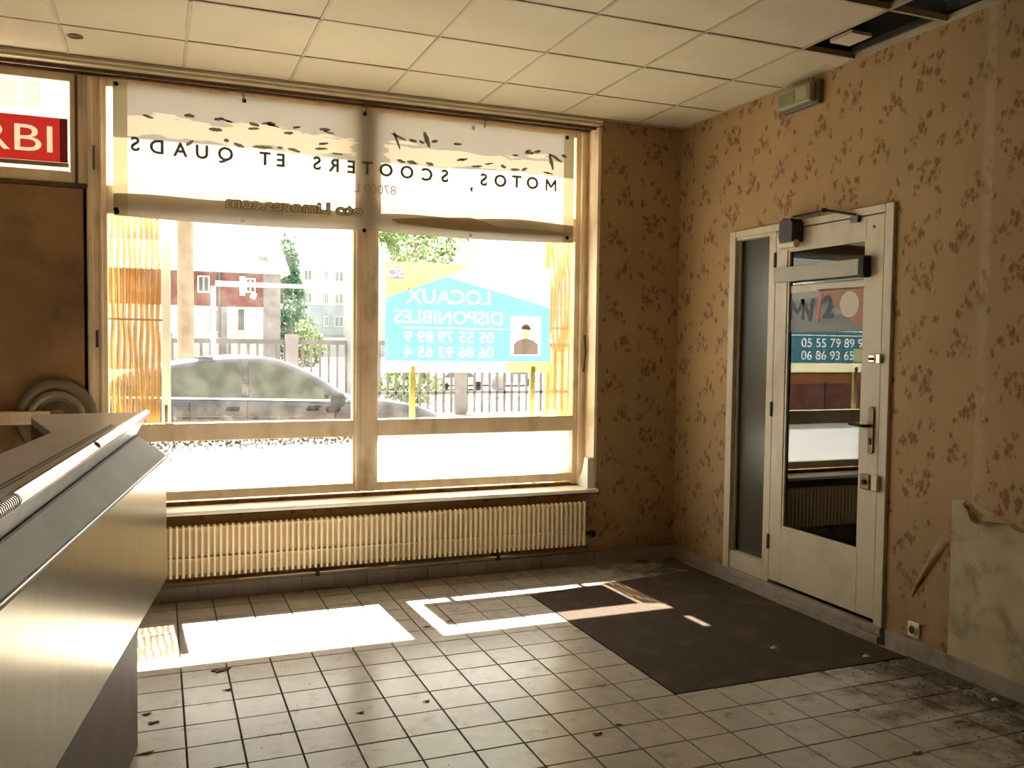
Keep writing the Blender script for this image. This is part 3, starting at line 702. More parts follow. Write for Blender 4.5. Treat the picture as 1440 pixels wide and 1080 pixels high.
o = MB().add(vs, fs).build('sloping_shelf', M['cshelf'], C, smooth=True); e = o.modifiers.new('edges', 'EDGE_SPLIT'); e.split_angle = R(40)
MB().tube([(cn[0]+.001, cn[1], zc-.002), (cf[0]+.001, cf[1]-.05, zc-.002)], .002, 8).build('edge_strip', M['alu'], C)
# upright fascia between shelf and rail
ruled_obj('fascia', mat('fascia_grey', (.72, .72, .76), .35, 0, var=.15, scale=12, coat=.3), (kn[0], kn[1], zk+.004), (kf[0], kf[1], zk+.004), (rf[0], rf[1], zr-.006), (rn[0], rn[1], zr-.006), -.012)
MB().tube([(kn[0]+.003, kn[1], zk+.001), (kf[0]+.003, kf[1]-.02, zk+.001)], .0035, 6).build('seam', M['black'], C)
# rail
d = Vector((rf[0]-rn[0], rf[1]-rn[1], 0)).normalized(); R0 = Vector((rn[0], rn[1], zr)); 
def rp(y): t = (y-rn[1])/(rf[1]-rn[1]); return Vector((rn[0]+(rf[0]-rn[0])*t, y, zr))
sec = [(-.012, -.010), (.010, -.012), (.014, -.006), (.012, .002), (-.001, .014), (-.010, .013), (-.013, .006)]
pa, pb_ = rp(1.90), rp(4.07); sx_ = Vector((d.y, -d.x, 0))
rl = MB().add([pa+sx_*x_+Vector((0, 0, z_)) for x_, z_ in sec]+[pb_+sx_*x_+Vector((0, 0, z_)) for x_, z_ in sec],
    [list(range(7))[::-1], [7+i for i in range(7)]]+[(i, (i+1) % 7, 7+(i+1) % 7, 7+i) for i in range(7)]).build('rail', mat('bright_rail', (.98, .97, .95), .12, 1, var=.01), C, bevel=.001)
MB().tube([rp(2.785), rp(2.80)], .0150, 12).build('rail_clip', mat('clip_grey', (.30, .30, .31), .4), rl)
MB().tube([rp(1.885), rp(1.90)], .0155, 12).build('rail_joint', mat('joint_grey', (.35, .35, .35), .4), rl)
# flexible ribbed section at the near end
rb = MB().tube([rp(.2), rp(1.885)], .010, 10).build('ribbed_core', M['black'], C)
rg = MB().tube([Vector((0, 0, 0)), d*.006], .0145, 12)
pr = None
for k in range(40):
    p = rp(1.875-.013*k)
    if pr is None: pr = MB().tube([p, p+d*.006], .0148, 12).build('rib_ring', M['alu'], rb); p00 = p
    else: copy_child(pr, rb, p-p00)
# ledge top with return
top = [(rf[0]-.006, rf[1]), (-.205, 4.095), (-.480, 4.045), (-.466, 3.905), (-.331, 3.266), ext((-.331, 3.266), (-.396, 2.691), YN), (rn[0]-.006, YN)]
MB().prism(top, 'Z', zr-.028, zr).build('ledge', M['ctop'], C, bevel=.002)
MB().prism([(-.480, 4.045), (-1.55, 4.03), (-1.55, 3.905), (-.466, 3.905)], 'Z', zr-.20, zr-.172).build('return_ledge', M['ctop'], C, bevel=.002)
def gl(p, q, y0, y1, wd, z):
    a = ext(p, q, y0); b = ext(p, q, y1)
    return MB().add([(a[0], a[1], z), (a[0]+wd, a[1], z), (b[0]+wd, b[1], z), (b[0], b[1], z), (a[0], a[1], z+.0015), (a[0]+wd, a[1], z+.0015), (b[0]+wd, b[1], z+.0015), (b[0], b[1], z+.0015)],
                    [(0, 1, 2, 3), (4, 5, 6, 7), (0, 1, 5, 4), (1, 2, 6, 5), (2, 3, 7, 6), (3, 0, 4, 7)])
G0, G1 = (-.163, 3.487), (-.311, 2.113)
gl(G0, G1, YN, 3.50, .007, zr).build('groove', mat('groove_dark', (.05, .06, .06), .5), C)
gl((G0[0]+.014, G0[1]), (G1[0]+.014, G1[1]), YN, 3.46, .004, zr).build('groove', mat('groove_dark2', (.07, .06, .06), .5), C)
# carcass behind: inner side and ends, plinth
def wallq(a, b, z0, z1, t, nm, m, **k):
    v, f = slab([(a[0], a[1], z0), (b[0], b[1], z0), (b[0], b[1], z1), (a[0], a[1], z1)], None, t); return MB().add(v, f).build(nm, m, C, **k)
inn = ext((-.331, 3.266), (-.396, 2.691), YN)
wallq((inn[0], inn[1]), (-.331, 3.266), .9, zr-.028, .015, 'inner_side', M['plinth'])
wallq((-.331, 3.266), (-.466, 3.905), .0, zr-.028, .015, 'inner_side', M['plinth'])
wallq((-.466, 3.915), (-1.55, 3.915), .0, zr-.20, -.015, 'inner_side', M['plinth'])
wallq((-.48, 4.03), (-1.55, 4.03), .0, zr-.20, .015, 'back_side', M['plinth'])
wallq((-.095, 3.99), (-.47, 3.99), .58, zr-.03, .015, 'far_end', M['cshelf'])
wallq((-.095, 3.99), (-.005, 3.98), .58, zc-.03, .015, 'far_end', M['cshelf'])
pf = (-.079, 3.561); pn = ext(pf, (-.079-.152, 2.561), YN)
MB().prism([pf, (-.42, 3.60), (pn[0]-.30, YN), pn], 'Z', 0, .56).build('plinth', M['plinth'], C, bevel=.002)
MB().prism([(bf[0]-.03, bf[1]-.01), (-.42, 3.98), (bn[0]-.36, YN), (bn[0]-.03, YN)], 'Z', .56, .59).build('bottom_board', M['plinth'], C)
# white label on the ledge
B(-.40, -.345, 3.57, 3.60, zr, zr+.001, rot=Matrix.Rotation(R(10), 3, 'Z')).build('label_slip', M['paperw'], label='small white slip of paper lying on the far corner of the counter ledge', category='paper')

# round disc behind the counter
dsc = thing('round_cover', (-.541, 5.60, .86), 'large round cream ringed cover on the brown board behind the counter', 'round cover')
dc_ = (-.541, 5.655, 1.10); n0 = (0, -1, 0)
MB().lathe([(.212, 0), (.215, .02), (.205, .032), (.180, .036), (.172, .030), (.150, .022)], dc_, n0, 48).build('outer_ring', mat('disc_grey', (.22, .17, .105), .4), dsc, smooth=True)
MB().lathe([(.150, .010), (.150, .040), (.135, .048), (.118, .044), (.112, .018)], dc_, n0, 48).build('middle_ring', mat('disc_cream', (.30, .245, .16), .35), dsc, smooth=True)
MB().lathe([(.112, .005), (.112, .018), (.05, .030), (.045, .034)], dc_, n0, 40).build('inner_dish', mat('disc_dark', (.17, .125, .075), .45), dsc, smooth=True)
MB().lathe([(.045, .0), (.045, .045), (.03, .055), (.005, .058)], dc_, n0, 24).build('boss', mat('boss_cream', (.27, .21, .13), .4), dsc, smooth=True)

# --------------------------------------------------------------- banner
BY = 5.625
bn_ = thing('shop_banner', (1.24, BY, 2.26), 'white fabric shop banner with mirrored lettering hung across the upper window', 'banner')
NX, NZ = 60, 14
def bpt(u, v_, off=0):
    x = -.236+u*(2.718+.236); z0 = 2.268-.014*math.sin(math.pi*2*abs(u-.0) if False else math.pi*((u*2) % 1)); z1 = 3.038-.020*u-.008*math.sin(math.pi*((u*4) % 1))
    z = z0+(z1-z0)*v_; y = BY+.006*math.sin(u*9)+.005*math.sin(u*23+v_*3)*(1-v_)-off
    return Vector((x, y, z))
def bstrip(u0, u1, v0, v1, nm, m, off=0, nx=NX, nz=NZ):
    vs = [bpt(u0+(u1-u0)*i/nx, v0+(v1-v0)*j/nz, off) for i in range(nx+1) for j in range(nz+1)]
    fs = [(i*(nz+1)+j, i*(nz+1)+j+1, (i+1)*(nz+1)+j+1, (i+1)*(nz+1)+j) for i in range(nx) for j in range(nz)]
    return MB().add(vs, fs).build(nm, m, bn_, smooth=True)
bstrip(.026, .974, .0, 1, 'banner_cloth', M['banner'])
bstrip(0, .026, 0, 1, 'side_hem', M['hem'], 0, 3); bstrip(.974, 1, 0, 1, 'side_hem', M['hem'], 0, 3)
LET = [('M', 2.537, 2.656), ('O', 2.397, 2.655), ('T', 2.28, 2.655), ('O', 2.16, 2.651), ('S', 2.04, 2.649), (',', 1.954, 2.614), ('S', 1.766, 2.651), ('C', 1.644, 2.65), ('O', 1.508, 2.654), ('O', 1.37, 2.656), ('T', 1.247, 2.659), ('E', 1.146, 2.657), ('R', 1.038, 2.657), ('S', 0.929, 2.661), ('E', 0.709, 2.66), ('T', 0.614, 2.661), ('Q', 0.383, 2.668), ('U', 0.249, 2.668), ('A', 0.128, 2.67), ('D', -0.0, 2.674), ('S', -0.118, 2.68)]
UX, UZ = (-1, 0, 0), (0, 0, 1)
for ch, x, z in LET:
    v, f = text_mesh(ch, .112, (x, BY-.014, z), UX, UZ, offset=.0025); v, f = thicken(v, f, (0, -1, 0), .0008)
    MB().add(v, f).build('letter', M['ink'], bn_)
v, f = text_mesh('87000 L', .085, (1.30, BY-.014, 2.53), UX, UZ); MB().add(v, f).build('postcode_lettering', M['inkpale'], bn_)
v, f = text_mesh('oto Limoges.com', .092, (.80, BY-.013, 2.385), (-1.3, 0, 0), UZ, offset=.006); MB().add(v, f).build('web_lettering_outline', M['inkbrown'], bn_)
v, f = text_mesh('oto Limoges.com', .092, (.80, BY-.015, 2.385), (-1.3, 0, 0), UZ, offset=.0005); MB().add(v, f).build('web_lettering', mat('cream_ink', (.66, .56, .38), .8), bn_)
# the old name is painted over with cream: a ragged smear in the cloth's own colour
_m = M['banner']; _nt = _m.node_tree; _p = _nt.nodes['Principled BSDF']; _t = [n for n in _nt.nodes if n.type == 'BSDF_TRANSLUCENT'][0]
_g = N(_nt, 'ShaderNodeNewGeometry'); _s = N(_nt, 'ShaderNodeSeparateXYZ'); lk(_nt, _g.outputs['Position'], _s.inputs[0])
_mp = N(_nt, 'ShaderNodeMapping'); _mp.inputs['Rotation'].default_value = (0, .22, 0); _mp.inputs['Scale'].default_value = (4.5, 1, 30); lk(_nt, _g.outputs['Position'], _mp.inputs[0])
_n = N(_nt, 'ShaderNodeTexNoise'); _n.inputs['Scale'].default_value = 1; _n.inputs['Detail'].default_value = 2; lk(_nt, _mp.outputs[0], _n.inputs['Vector'])
_d = math_(_nt, 'ABSOLUTE', math_(_nt, 'SUBTRACT', _s.outputs[2], math_(_nt, 'MULTIPLY_ADD', _s.outputs[0], -.010, 2.795)))
_k = math_(_nt, 'ADD', math_(_nt, 'SUBTRACT', .066, _d), math_(_nt, 'MULTIPLY', math_(_nt, 'SUBTRACT', _n.outputs[0], .5), .17))
_gap = math_(_nt, 'SUBTRACT', math_(_nt, 'ABSOLUTE', math_(_nt, 'SUBTRACT', _s.outputs[0], 1.27)), math_(_nt, 'MULTIPLY_ADD', _n.outputs[0], .2, .0))
_k = math_(_nt, 'MINIMUM', _k, _gap)
_f = ramp(_nt, _k, 0, .006)
for _q, _c in ((_p.inputs['Base Color'], (.88, .76, .54, 1)), (_t.inputs['Color'], (.56, .51, .40, 1))):
    _l = _q.links[0].from_socket; lk(_nt, mixc(_nt, _f, _l, _c), _q)
# remnants of its lettering: dark strokes
dk = MB(); rs = random.Random(11)
def stroke(mb, x0, z0, x1, z1, w_, y, seg=8, jag=.3):
    a = Vector((x0, y, z0)); b = Vector((x1, y, z1)); d_ = (b-a).normalized(); nn = Vector((-d_.z, 0, d_.x)); top_, bot = [], []
    for i in range(seg+1):
        t = i/seg; pr_ = math.sin(math.pi*min(1, max(0, t*.96+.02)))**.45
        top_.append(a+(b-a)*t+nn*w_*pr_*(1+rs.uniform(-jag, jag))); bot.append(a+(b-a)*t-nn*w_*pr_*(1+rs.uniform(-jag, jag)))
    pts = top_+bot[::-1]; [mb.add([top_[i], top_[i+1], bot[i+1], bot[i]], [(0, 1, 2, 3)]) for i in range(seg)]
def zband(x): return 2.79+.006*math.sin(x*3)
for k in range(46):
    x = rs.uniform(-.12, 2.62); z = zband(x)+rs.choice((-.055, .075, .085, rs.uniform(-.05, .08)))
    if 1.1 < x < 1.36: continue
    stroke(dk, x, z, x+rs.uniform(.03, .08), z+rs.uniform(-.02, .02), rs.uniform(.005, .011), BY-.017)
for a in ((1.42, 2.91, 1.46, 2.80, .009), (1.40, 2.90, 1.50, 2.86, .008), (1.62, 2.93, 1.66, 2.83, .015), (2.52, 2.87, 2.55, 2.76, .013), (2.52, 2.87, 2.62, 2.82, .010), (.20, 2.735, .16, 2.70, .011), (.66, 2.735, .54, 2.73, .010)):
    stroke(dk, a[0], a[1], a[2], a[3], a[4], BY-.017)
o = dk.build('name_remnants', M['ink'], bn_); o['kind'] = 'stuff'
# darker brown patch along the bottom band
stn = MB(); 
pts_t = [(1.40, 2.35), (1.6, 2.37), (1.8, 2.385), (1.95, 2.395), (2.05, 2.375), (2.15, 2.345), (2.4, 2.345), (2.66, 2.335)]
pts_b = [(2.66, 2.31), (2.3, 2.305), (1.95, 2.30), (1.7, 2.31), (1.45, 2.325)]
stn.add([Vector((x, BY-.0125, z)) for x, z in pts_t+pts_b], [list(range(len(pts_t)+len(pts_b)))]); stn.build('blotch', translucent('brown_patch', (.36, .26, .15), .5, (.5, .4, .26)), bn_)
for x, z in ((-.218, 3.018), (.491, 3.003), (1.231, 3.004), (2.657, 2.994), (1.230, 2.266), (-.222, 2.30), (2.668, 2.30), (1.962, 2.991), (.481, 2.276), (1.950, 2.276), (-.218, 2.285)):
    brt = (x, z) in ((1.962, 2.991), (.481, 2.276), (1.950, 2.276))
    MB().lathe([(.014, 0), (.013, .003), (.006, .003)], (x, BY-.012, z), (0, -1, 0), 14).build('grommet', M['whitem'] if brt else M['black'], bn_)
for x in (.486, 1.235, 2.04):
    MB().tube([(x, BY-.015, 3.0), (x, BY-.03, 3.02), (x-.004, BY-.055, 3.045)], .004, 6).tube([(x-.03, BY-.07, 3.05), (x+.03, BY-.07, 3.05)], .008, 6).build('hook', M['dgrey'], bn_)

# red sticker in the left transom light
rs_ = thing('red_sign', (-1.0, 5.68, 2.52), 'red sign with pale letters RBI in the small window at far left', 'sign')
lo = curve_outline('DERBI', .215, -.915, 2.672, 1.34, .010, 1)
lo = [l for l in lo if sum(q[0][0] for q in l)/len(l) > -.9]      # the letters in view: RBI
v, f = flat_curve([[(-1.05, 2.555), (-.475, 2.555), (-.475, 2.805), (-1.05, 2.805)]], lo, 5.679)
MB().add(v, f).build('sign_board', M['redsign'], rs_)
v, f = flat_curve([], lo, 5.679); MB().add(v, f).build('sign_letters', M['signtext'], rs_)
B(-1.05, -.470, 5.674, 5.684, 2.528, 2.553).build('sign_edge', M['pipe'], rs_)
B(-.515, -.475, 5.6765, 5.6775, 2.556, 2.804).build('dark_edge', film('dark_film', (.02, .01, .01), .6), rs_)

# --------------------------------------------------------------- estate board just outside the glass
eb_ = thing('estate_board', (2.0, 5.80, -.14), 'blue, white and yellow estate board reading LOCAUX DISPONIBLES outside the right pane', 'sign board')
EY = 5.76; HOLES = []
WORDS = [('LOCAUX', .135, 1.857, 1.862, 1.10, .007), ('DISPONIBLES', .125, 1.858, 1.722, 1.08, .006), ('05 55 79 89 9', .105, 1.86, 1.588, 1.10, .003), ('06 86 93 65 4', .105, 1.86, 1.485, 1.10, .003)]
bez = []
for wd in WORDS: bez += curve_outline(*wd)
EX0, EX1 = 1.405, 2.61
ln = [(1.53, 1.650), (2.29, 1.650), (2.29, 1.656), (1.53, 1.656)]
ph = [(2.31, 1.47), (2.54, 1.47), (2.54, 1.745), (2.31, 1.745)]
v, f = flat_curve([[(EX0, 1.425), (EX1, 1.425), (EX1, 1.815), (1.831, 2.006), (EX0, 1.847)], ln, ph], bez, EY)
MB().add(v, f).build('blue_field', M['blue'], eb_)
v, f = flat_curve([ln], bez, EY); MB().add(v, f).build('white_lettering', M['bwhite'], eb_)
def fpoly(pts, nm, m, y=EY): return MB().add([Vector((x, y, z)) for x, z in pts], [list(range(len(pts)))]).build(nm, m, eb_)
fpoly([(EX0, 1.847), (1.831, 2.006), (2.03, 2.09), (1.53, 2.09), (1.53, 1.975), (1.43, 1.975), (1.43, 2.09), (EX0, 2.09)][:4]+[(1.53, 1.975), (1.43, 1.975), (1.43, 2.09), (EX0, 2.09)], 'yellow_corner', M['yellow'])
sc_ = curve_outline('SC', .085, 1.48, 2.017, 1.0, .003)
v, f = flat_curve([[(1.43, 1.975), (1.53, 1.975), (1.53, 2.06), (1.43, 2.06)]], sc_, EY); MB().add(v, f).build('grey_square', M['bgrey'], eb_)
v, f = flat_curve([], sc_, EY); MB().add(v, f).build('square_letters', M['bwhite'], eb_)
fpoly([(1.43, 2.06), (1.53, 2.06), (1.53, 2.09), (1.43, 2.09)], 'yellow_corner', M['yellow'])
fpoly([(1.831, 2.006), (EX1, 1.815), (EX1, 2.09), (2.03, 2.09)], 'white_corner', M['bwhite'])
fpoly([(EX0, 1.35), (2.28, 1.35), (2.28, 1.425), (EX0, 1.425)], 'pale_strip', translucent('pale_yellow_print', (.8, .75, .4), .7, (.95, .9, .6)))
fpoly([(2.28, 1.35), (EX1, 1.35), (EX1, 1.425), (2.28, 1.425)], 'yellow_strip', M['yellow'])
# portrait: ground, suit, shirt, face, hair
def ell(cx, cz, rx, rz, a0=0, a1=2*math.pi, n=20): return [(cx+rx*math.cos(a0+(a1-a0)*k/n), cz+rz*math.sin(a0+(a1-a0)*k/n)) for k in range(n)]
PY_ = EY
fpoly([(2.31, 1.47), (2.54, 1.47), (2.54, 1.745), (2.31, 1.745)], 'portrait_ground', M['bwhite'])
fpoly([(2.33, 1.475), (2.52, 1.475), (2.52, 1.55), (2.49, 1.575), (2.45, 1.59), (2.40, 1.59), (2.36, 1.575), (2.33, 1.55)], 'portrait_suit', M['suit'], EY-.0015)
fpoly([(2.405, 1.475), (2.445, 1.475), (2.455, 1.595), (2.395, 1.595)], 'portrait_shirt', M['bwhite'], EY-.0025)
fpoly(ell(2.425, 1.635, .036, .050), 'portrait_face', M['skin'], EY-.003)
fpoly(ell(2.425, 1.650, .041, .045, 0, math.pi), 'portrait_hair', M['suit'], EY-.002)
for x in (1.60, 2.485): B(x-.018, x+.018, EY+.004, EY+.03, -.14, 1.40).build('post', mat('yellow_post', (.80, .68, .22), .6), eb_)

# --------------------------------------------------------------- folding shutters outside, left and right
def shutter(nm, p0, p1, z0, z1, pitch, amp, label, post=None, cov=.80):
    t = thing(nm, ((p0[0]+p1[0])/2, (p0[1]+p1[1])/2, z0), label, 'shutter', None)
    a = Vector((p0[0], p0[1], 0)); b = Vector((p1[0], p1[1], 0)); L = (b-a).length; d_ = (b-a)/L; nn = Vector((-d_.y, d_.x, 0))
    n_ = int(round(L/pitch)); K = 22; pit_ = L/n_
    for q in range(n_):
        vs = []; fs = []; ph0 = q*1.3
        for j in range(K+1):
            z = z0+(z1-z0)*j/K; sh_ = .0035*math.sin(z*11+ph0)+.002*math.sin(z*23+ph0)
            for i in range(7):
                s_ = pit_*(q+.5-cov/2+cov*i/6)+sh_; vs.append(a+d_*s_+nn*(amp*math.sin(math.pi*i/6)*(1+.3*math.sin(z*8+ph0)))+Vector((0, 0, z)))
        for j in range(K):
            for i in range(6): fs.append((j*7+i, j*7+i+1, (j+1)*7+i+1, (j+1)*7+i))
        o = MB().add(vs, fs).build('slat', M['rib'], t, smooth=True); sm_ = o.modifiers.new('solid', 'SOLIDIFY'); sm_.thickness = .0015
    for z in (z0+.02, (z0+z1)/2, z1-.03):
        MB().add(*slab([(*(a+nn*-.022).to_2d(), z), (*(b+nn*-.022).to_2d(), z), (*(b+nn*-.022).to_2d(), z+.012), (*(a+nn*-.022).to_2d(), z+.012)], None, .006)).build('cross_bar', M['pipe'], t)
    if post:
        B(post[0], post[1], post[2], post[2]+.03, z0-.02, z1+.02).build('edge_post', M['ribpost'], t, bevel=.003)
        MB().tube([((post[0]+post[1])/2, post[2]-.01, z0+.03), ((post[0]+post[1])/2, post[2]-.01, z0+.14)], .009).build('bolt', M['dgrey'], t)
    return t
shutter('folding_shutter', (-.30, 5.80), (.015, 5.92), 1.0, 2.33, .034, .013, 'ribbed translucent shutter leaf outside the left edge of the shop window', (.020, .072, 5.92))
shutter('folding_shutter', (2.86, 5.80), (2.625, 5.90), 1.0, 2.33, .030, .010, 'ribbed translucent shutter leaf outside the right edge of the shop window', cov=.97)
sp = thing('shutter_foot', (2.74, 5.82, -.14), 'short tan shutter foot panel behind the lower right pane', 'panel')
MB().box(2.64, 2.86, 5.83, 5.87, -.14, .93).build('foot_panel', M['rib'], sp, bevel=.01)
B(2.645, 2.855, 5.822, 5.832, .64, .655).build('foot_strip', M['dgrey'], sp)

# --------------------------------------------------------------- ceiling odds and ends
dl = thing('ceiling_vent_ring', (-.392, 5.152, 3.11), 'small round grey ceiling fitting near the far left window', 'ceiling fitting')
MB().lathe([(.036, 0), (.040, -.004), (.026, -.006), (.024, 0)], (-.392, 5.152, ZC+.004), (0, 0, 1), 24).build('ring', M['brass'], dl)
MB().lathe([(.023, 0), (.023, -.003)], (-.392, 5.152, ZC+.004), (0, 0, 1), 20).build('dark_centre', M['dgrey'], dl)
rec = thing('recessed_light', (3.36, 3.0, 3.12), 'dark metal recessed light tray in the ceiling opening by the right wall', 'ceiling light')
MB().box(3.17, 3.485, 2.62, 3.17, 3.20, 3.215).box(3.17, 3.18, 2.62, 3.17, 3.15, 3.2).box(3.475, 3.485, 2.62, 3.17, 3.15, 3.2).build('tray', M['dgrey'], rec)
MB().lathe([(.07, 0), (.06, .03), (.03, .045), (.01, .05)], (3.36, 3.0, 3.20), (0, 0, -1), 20).build('lamp_holder', M['alu'], rec, smooth=True)
B(3.20, 3.22, 2.65, 3.15, 3.16, 3.18).build('inner_bar', M['alu'], rec)
B(3.46, 3.475, 3.20, 3.76, 3.13, 3.16).build('metal_runner', M['dgrey'], label='thin dark metal runner inside the first ceiling opening', category='metal strip')
B(3.215, 3.345, 3.50, 3.655, 3.118, 3.136).build('tile_scrap', M['ctile'], label='broken square of pale ceiling tile left at the edge of the opening', category='ceiling tile')

# --------------------------------------------------------------- litter
LV = [(-.055, 3.861), (-.028, 3.763), (-.048, 3.488), (.263, 4.267), (.277, 4.009), (1.067, 3.586), (.776, 3.568), (2.147, 4.712), (1.612, 3.044), (1.733, 3.089), (2.93, 3.26), (2.76, 2.858), (3.088, 2.624), (2.687, 2.468), (3.283, 2.87), (1.35, 4.55), (1.5, 4.6)]
WHERE = ['beside the counter plinth, farthest from the viewer', 'beside the counter plinth, second', 'by the foot of the counter plinth', 'at the edge of the left sun patch', 'just below the left sun patch', 'in the middle of the tile floor', 'left of the floor middle', 'on the left end of the mat', 'on tiles below the mat corner', 'right of another leaf below the mat corner', 'at the near edge of the mat', 'on tiles near the right wall, farther', 'on tiles near the right wall, nearer', 'on the tiles at lower right of the view', 'under the bare plaster', 'between the two sun patches', 'beside the right sun patch']
for (x, y), wh in zip(LV, WHERE):
    s_ = random.uniform(.010, .022) if (x, y) != (.263, 4.267) else .04; a = random.uniform(0, 6)
    pts = []
    for k in range(10):
        t = k/10*2*math.pi; r_ = s_*(1+.35*math.sin(3*t+a))*(1 if k % 2 else .7)
        pts.append((x+r_*math.cos(t)*1.3, y+r_*math.sin(t)*.6))
    c_ = MB(); base = [Vector((p[0], p[1], .0012+.004*abs(math.sin(i*1.7)))) for i, p in enumerate(pts)]
    c_.add(base+[Vector((x, y, .007))]+[v_-Vector((0, 0, .0012)) for v_ in base], [(i, (i+1) % 10, 10) for i in range(10)]+[[11+i for i in range(10)][::-1]]+[(i, (i+1) % 10, 11+(i+1) % 10, 11+i) for i in range(10)])
    c_.build('dry_leaf', M['leaf'], label='curled dry brown leaf '+wh, category='leaf')
di = MB(); rd = random.Random(5)
for k in range(650):
    y = rd.uniform(1.9, 3.27); x = 3.49-abs(rd.gauss(0, .22)); z = .003 if (x > 2.13 and y > 3.29) else .0
    s_ = rd.uniform(.002, .008)*(1.6 if x > 3.35 else 1)
    if z > 0: continue
    di.add([(x, y-s_, z), (x+s_, y+s_*.6, z), (x-s_, y+s_*.5, z), (x, y, z+s_*.6)], [(0, 1, 3), (1, 2, 3), (2, 0, 3), (0, 2, 1)])
di2 = di; di = MB()
for k in range(160):
    y = rd.uniform(1.9, 5.3); x = rd.uniform(-.0, 2.09); 
    if x > 2.1 and y > 3.25: z = .0035
    else: z = 0
    s_ = rd.uniform(.0015, .004)
    if z > 0: continue
    di.add([(x, y-s_, z), (x+s_, y+s_*.6, z), (x-s_, y+s_*.5, z), (x, y, z+s_*.6)], [(0, 1, 3), (1, 2, 3), (2, 0, 3), (0, 2, 1)])
di2.build('dirt_crumbs', M['dirt'], label='dark crumbs of dirt gathered on the tiles along the right skirting', category='dirt', kind='stuff')
di.build('floor_specks', M['dirt'], label='tiny dark specks sprinkled over the open tile floor', category='dirt', kind='stuff')
for (x, y, l) in ((3.29, 3.36, 'tiny white paper scrap at the near edge of the mat'), (2.93, 3.62, 'tiny pale paper scrap in the middle of the mat'), (3.43, 2.74, 'crumpled pale paper scrap against the right skirting')):
    z0_ = .0035 if y > 3.28 else 0
    MB().add([(x-.02, y-.008, z0_), (x+.02, y-.012, z0_), (x+.016, y+.012, z0_), (x-.014, y+.01, z0_), (x, y, z0_+.012)], [(0, 1, 4), (1, 2, 4), (2, 3, 4), (3, 0, 4), (3, 2, 1, 0)]).build('paper_scrap', M['paperw'], label=l, category='paper')

# ================================================================== OUTDOORS
B(-60, 120, 5.81, 220, -.30, -.14).build('pavement_ground', M['asphalt'], kind='structure')
# parked car, built along X at Y 11.6..13.3
car = thing('parked_car', (1.4, 12.4, -.14), 'dark hatchback parked in the street facing right outside the left pane', 'car')
ST = [(-.95, .30, .72, .70), (-.90, .22, .80, .84), (-.60, .10, .86, .93), (0, .08, .85, .96), (.9, .08, .82, .97), (1.6, .08, .80, .96), (2.2, .08, .80, .95), (2.8, .10, .78, .94), (3.3, .14, .70, .88), (3.6, .20, .58, .78), (3.72, .28, .48, .62)]
CY = 12.45
ring = lambda x, zb_, zt, hw: [Vector((x, CY+s_*hw*k, z)) for s_, k, z in ((-1, .86, zb_), (-1, .98, zb_+.12), (-1, 1.0, (zb_+zt)/2+.1), (-1, .96, zt-.03), (-1, .88, zt), (1, .88, zt), (1, .96, zt-.03), (1, 1.0, (zb_+zt)/2+.1), (1, .98, zb_+.12), (1, .86, zb_))]
vs = []; fs = []
for s_ in ST: vs += ring(*s_)
for i in range(len(ST)-1):
    for k in range(10): fs.append((i*10+k, i*10+(k+1) % 10, (i+1)*10+(k+1) % 10, (i+1)*10+k))
fs += [list(range(10))[::-1], [(len(ST)-1)*10+k for k in range(10)]]
b_ = MB().add(vs, fs).build('car_body', M['carpaint'], car, smooth=True)
GH = [(-.80, .84, .82, .80), (-.45, 1.08, .76, .66), (.0, 1.24, .78, .63), (.45, 1.33, .80, .62), (.95, 1.367, .80, .62), (1.40, 1.335, .80, .62), (1.85, 1.17, .80, .66), (2.25, .93, .80, .74), (2.45, .82, .80, .80)]
GH2 = []
for i in range(len(GH)-1):
    for k in range(4):
        p0, p1, p2, p3 = (GH[max(0, i-1)], GH[i], GH[i+1], GH[min(len(GH)-1, i+2)]); t = k/4
        GH2.append(tuple(.5*((2*b)+(-a+c)*t+(2*a-5*b+4*c-d_)*t*t+(-a+3*b-3*c+d_)*t**3) for a, b, c, d_ in zip(p0, p1, p2, p3)))
GH = GH2+[GH[-1]]
vs = []; fs = []
for x, zt, zb_, hw in GH:
    for s_, q, z in ((-1, .90, zb_-.04), (-1, None, zt-.06), (-1, 'r', zt), (1, 'r', zt), (1, None, zt-.06), (1, .90, zb_-.04)):
        hw_ = .92 if q == .90 else (hw if q is None else hw*.82)
        vs.append(Vector((x, CY+s_*hw_, z)))
for i in range(len(GH)-1):
    for k in range(6): fs.append((i*6+k, i*6+(k+1) % 6, (i+1)*6+(k+1) % 6, (i+1)*6+k))
fs += [list(range(6))[::-1], [(len(GH)-1)*6+k for k in range(6)]]
MB().add(vs, fs).build('car_roof', M['carpaint'], car, smooth=True)
def side(x, z):   # point on the near glass plane, just proud of the roof side
    t = (z-.78)/(1.27-.78); return Vector((x, CY-.925+(.925-.645)*max(0, t)-.012, z))
def spoly(pts, nm, m, par=car, off=0):
    v0 = [side(*p)-Vector((0, off, 0)) for p in pts]; v1 = [p+Vector((0, .01, 0)) for p in v0]; n_ = len(pts)
    return MB().add(v0+v1, [list(range(n_)), [n_+i for i in range(n_)][::-1]]+[(i, (i+1) % n_, n_+(i+1) % n_, n_+i) for i in range(n_)]).build(nm, m, par)
spoly([(-.30, .875), (.02, .865), (.02, 1.17), (-.12, 1.10)], 'rear_quarter_window', M['carglass'])
spoly([(.06, .862), (.98, .835), (1.0, 1.285), (.55, 1.265), (.06, 1.18)], 'side_window', M['carglass'])
spoly([(1.07, .832), (2.02, .80), (2.0, .93), (1.80, 1.09), (1.42, 1.255), (1.08, 1.285)], 'side_window', M['carglass'])
spoly([(2.06, .80), (2.26, .795), (2.08, .88)], 'front_quarter_window', M['carglass'])
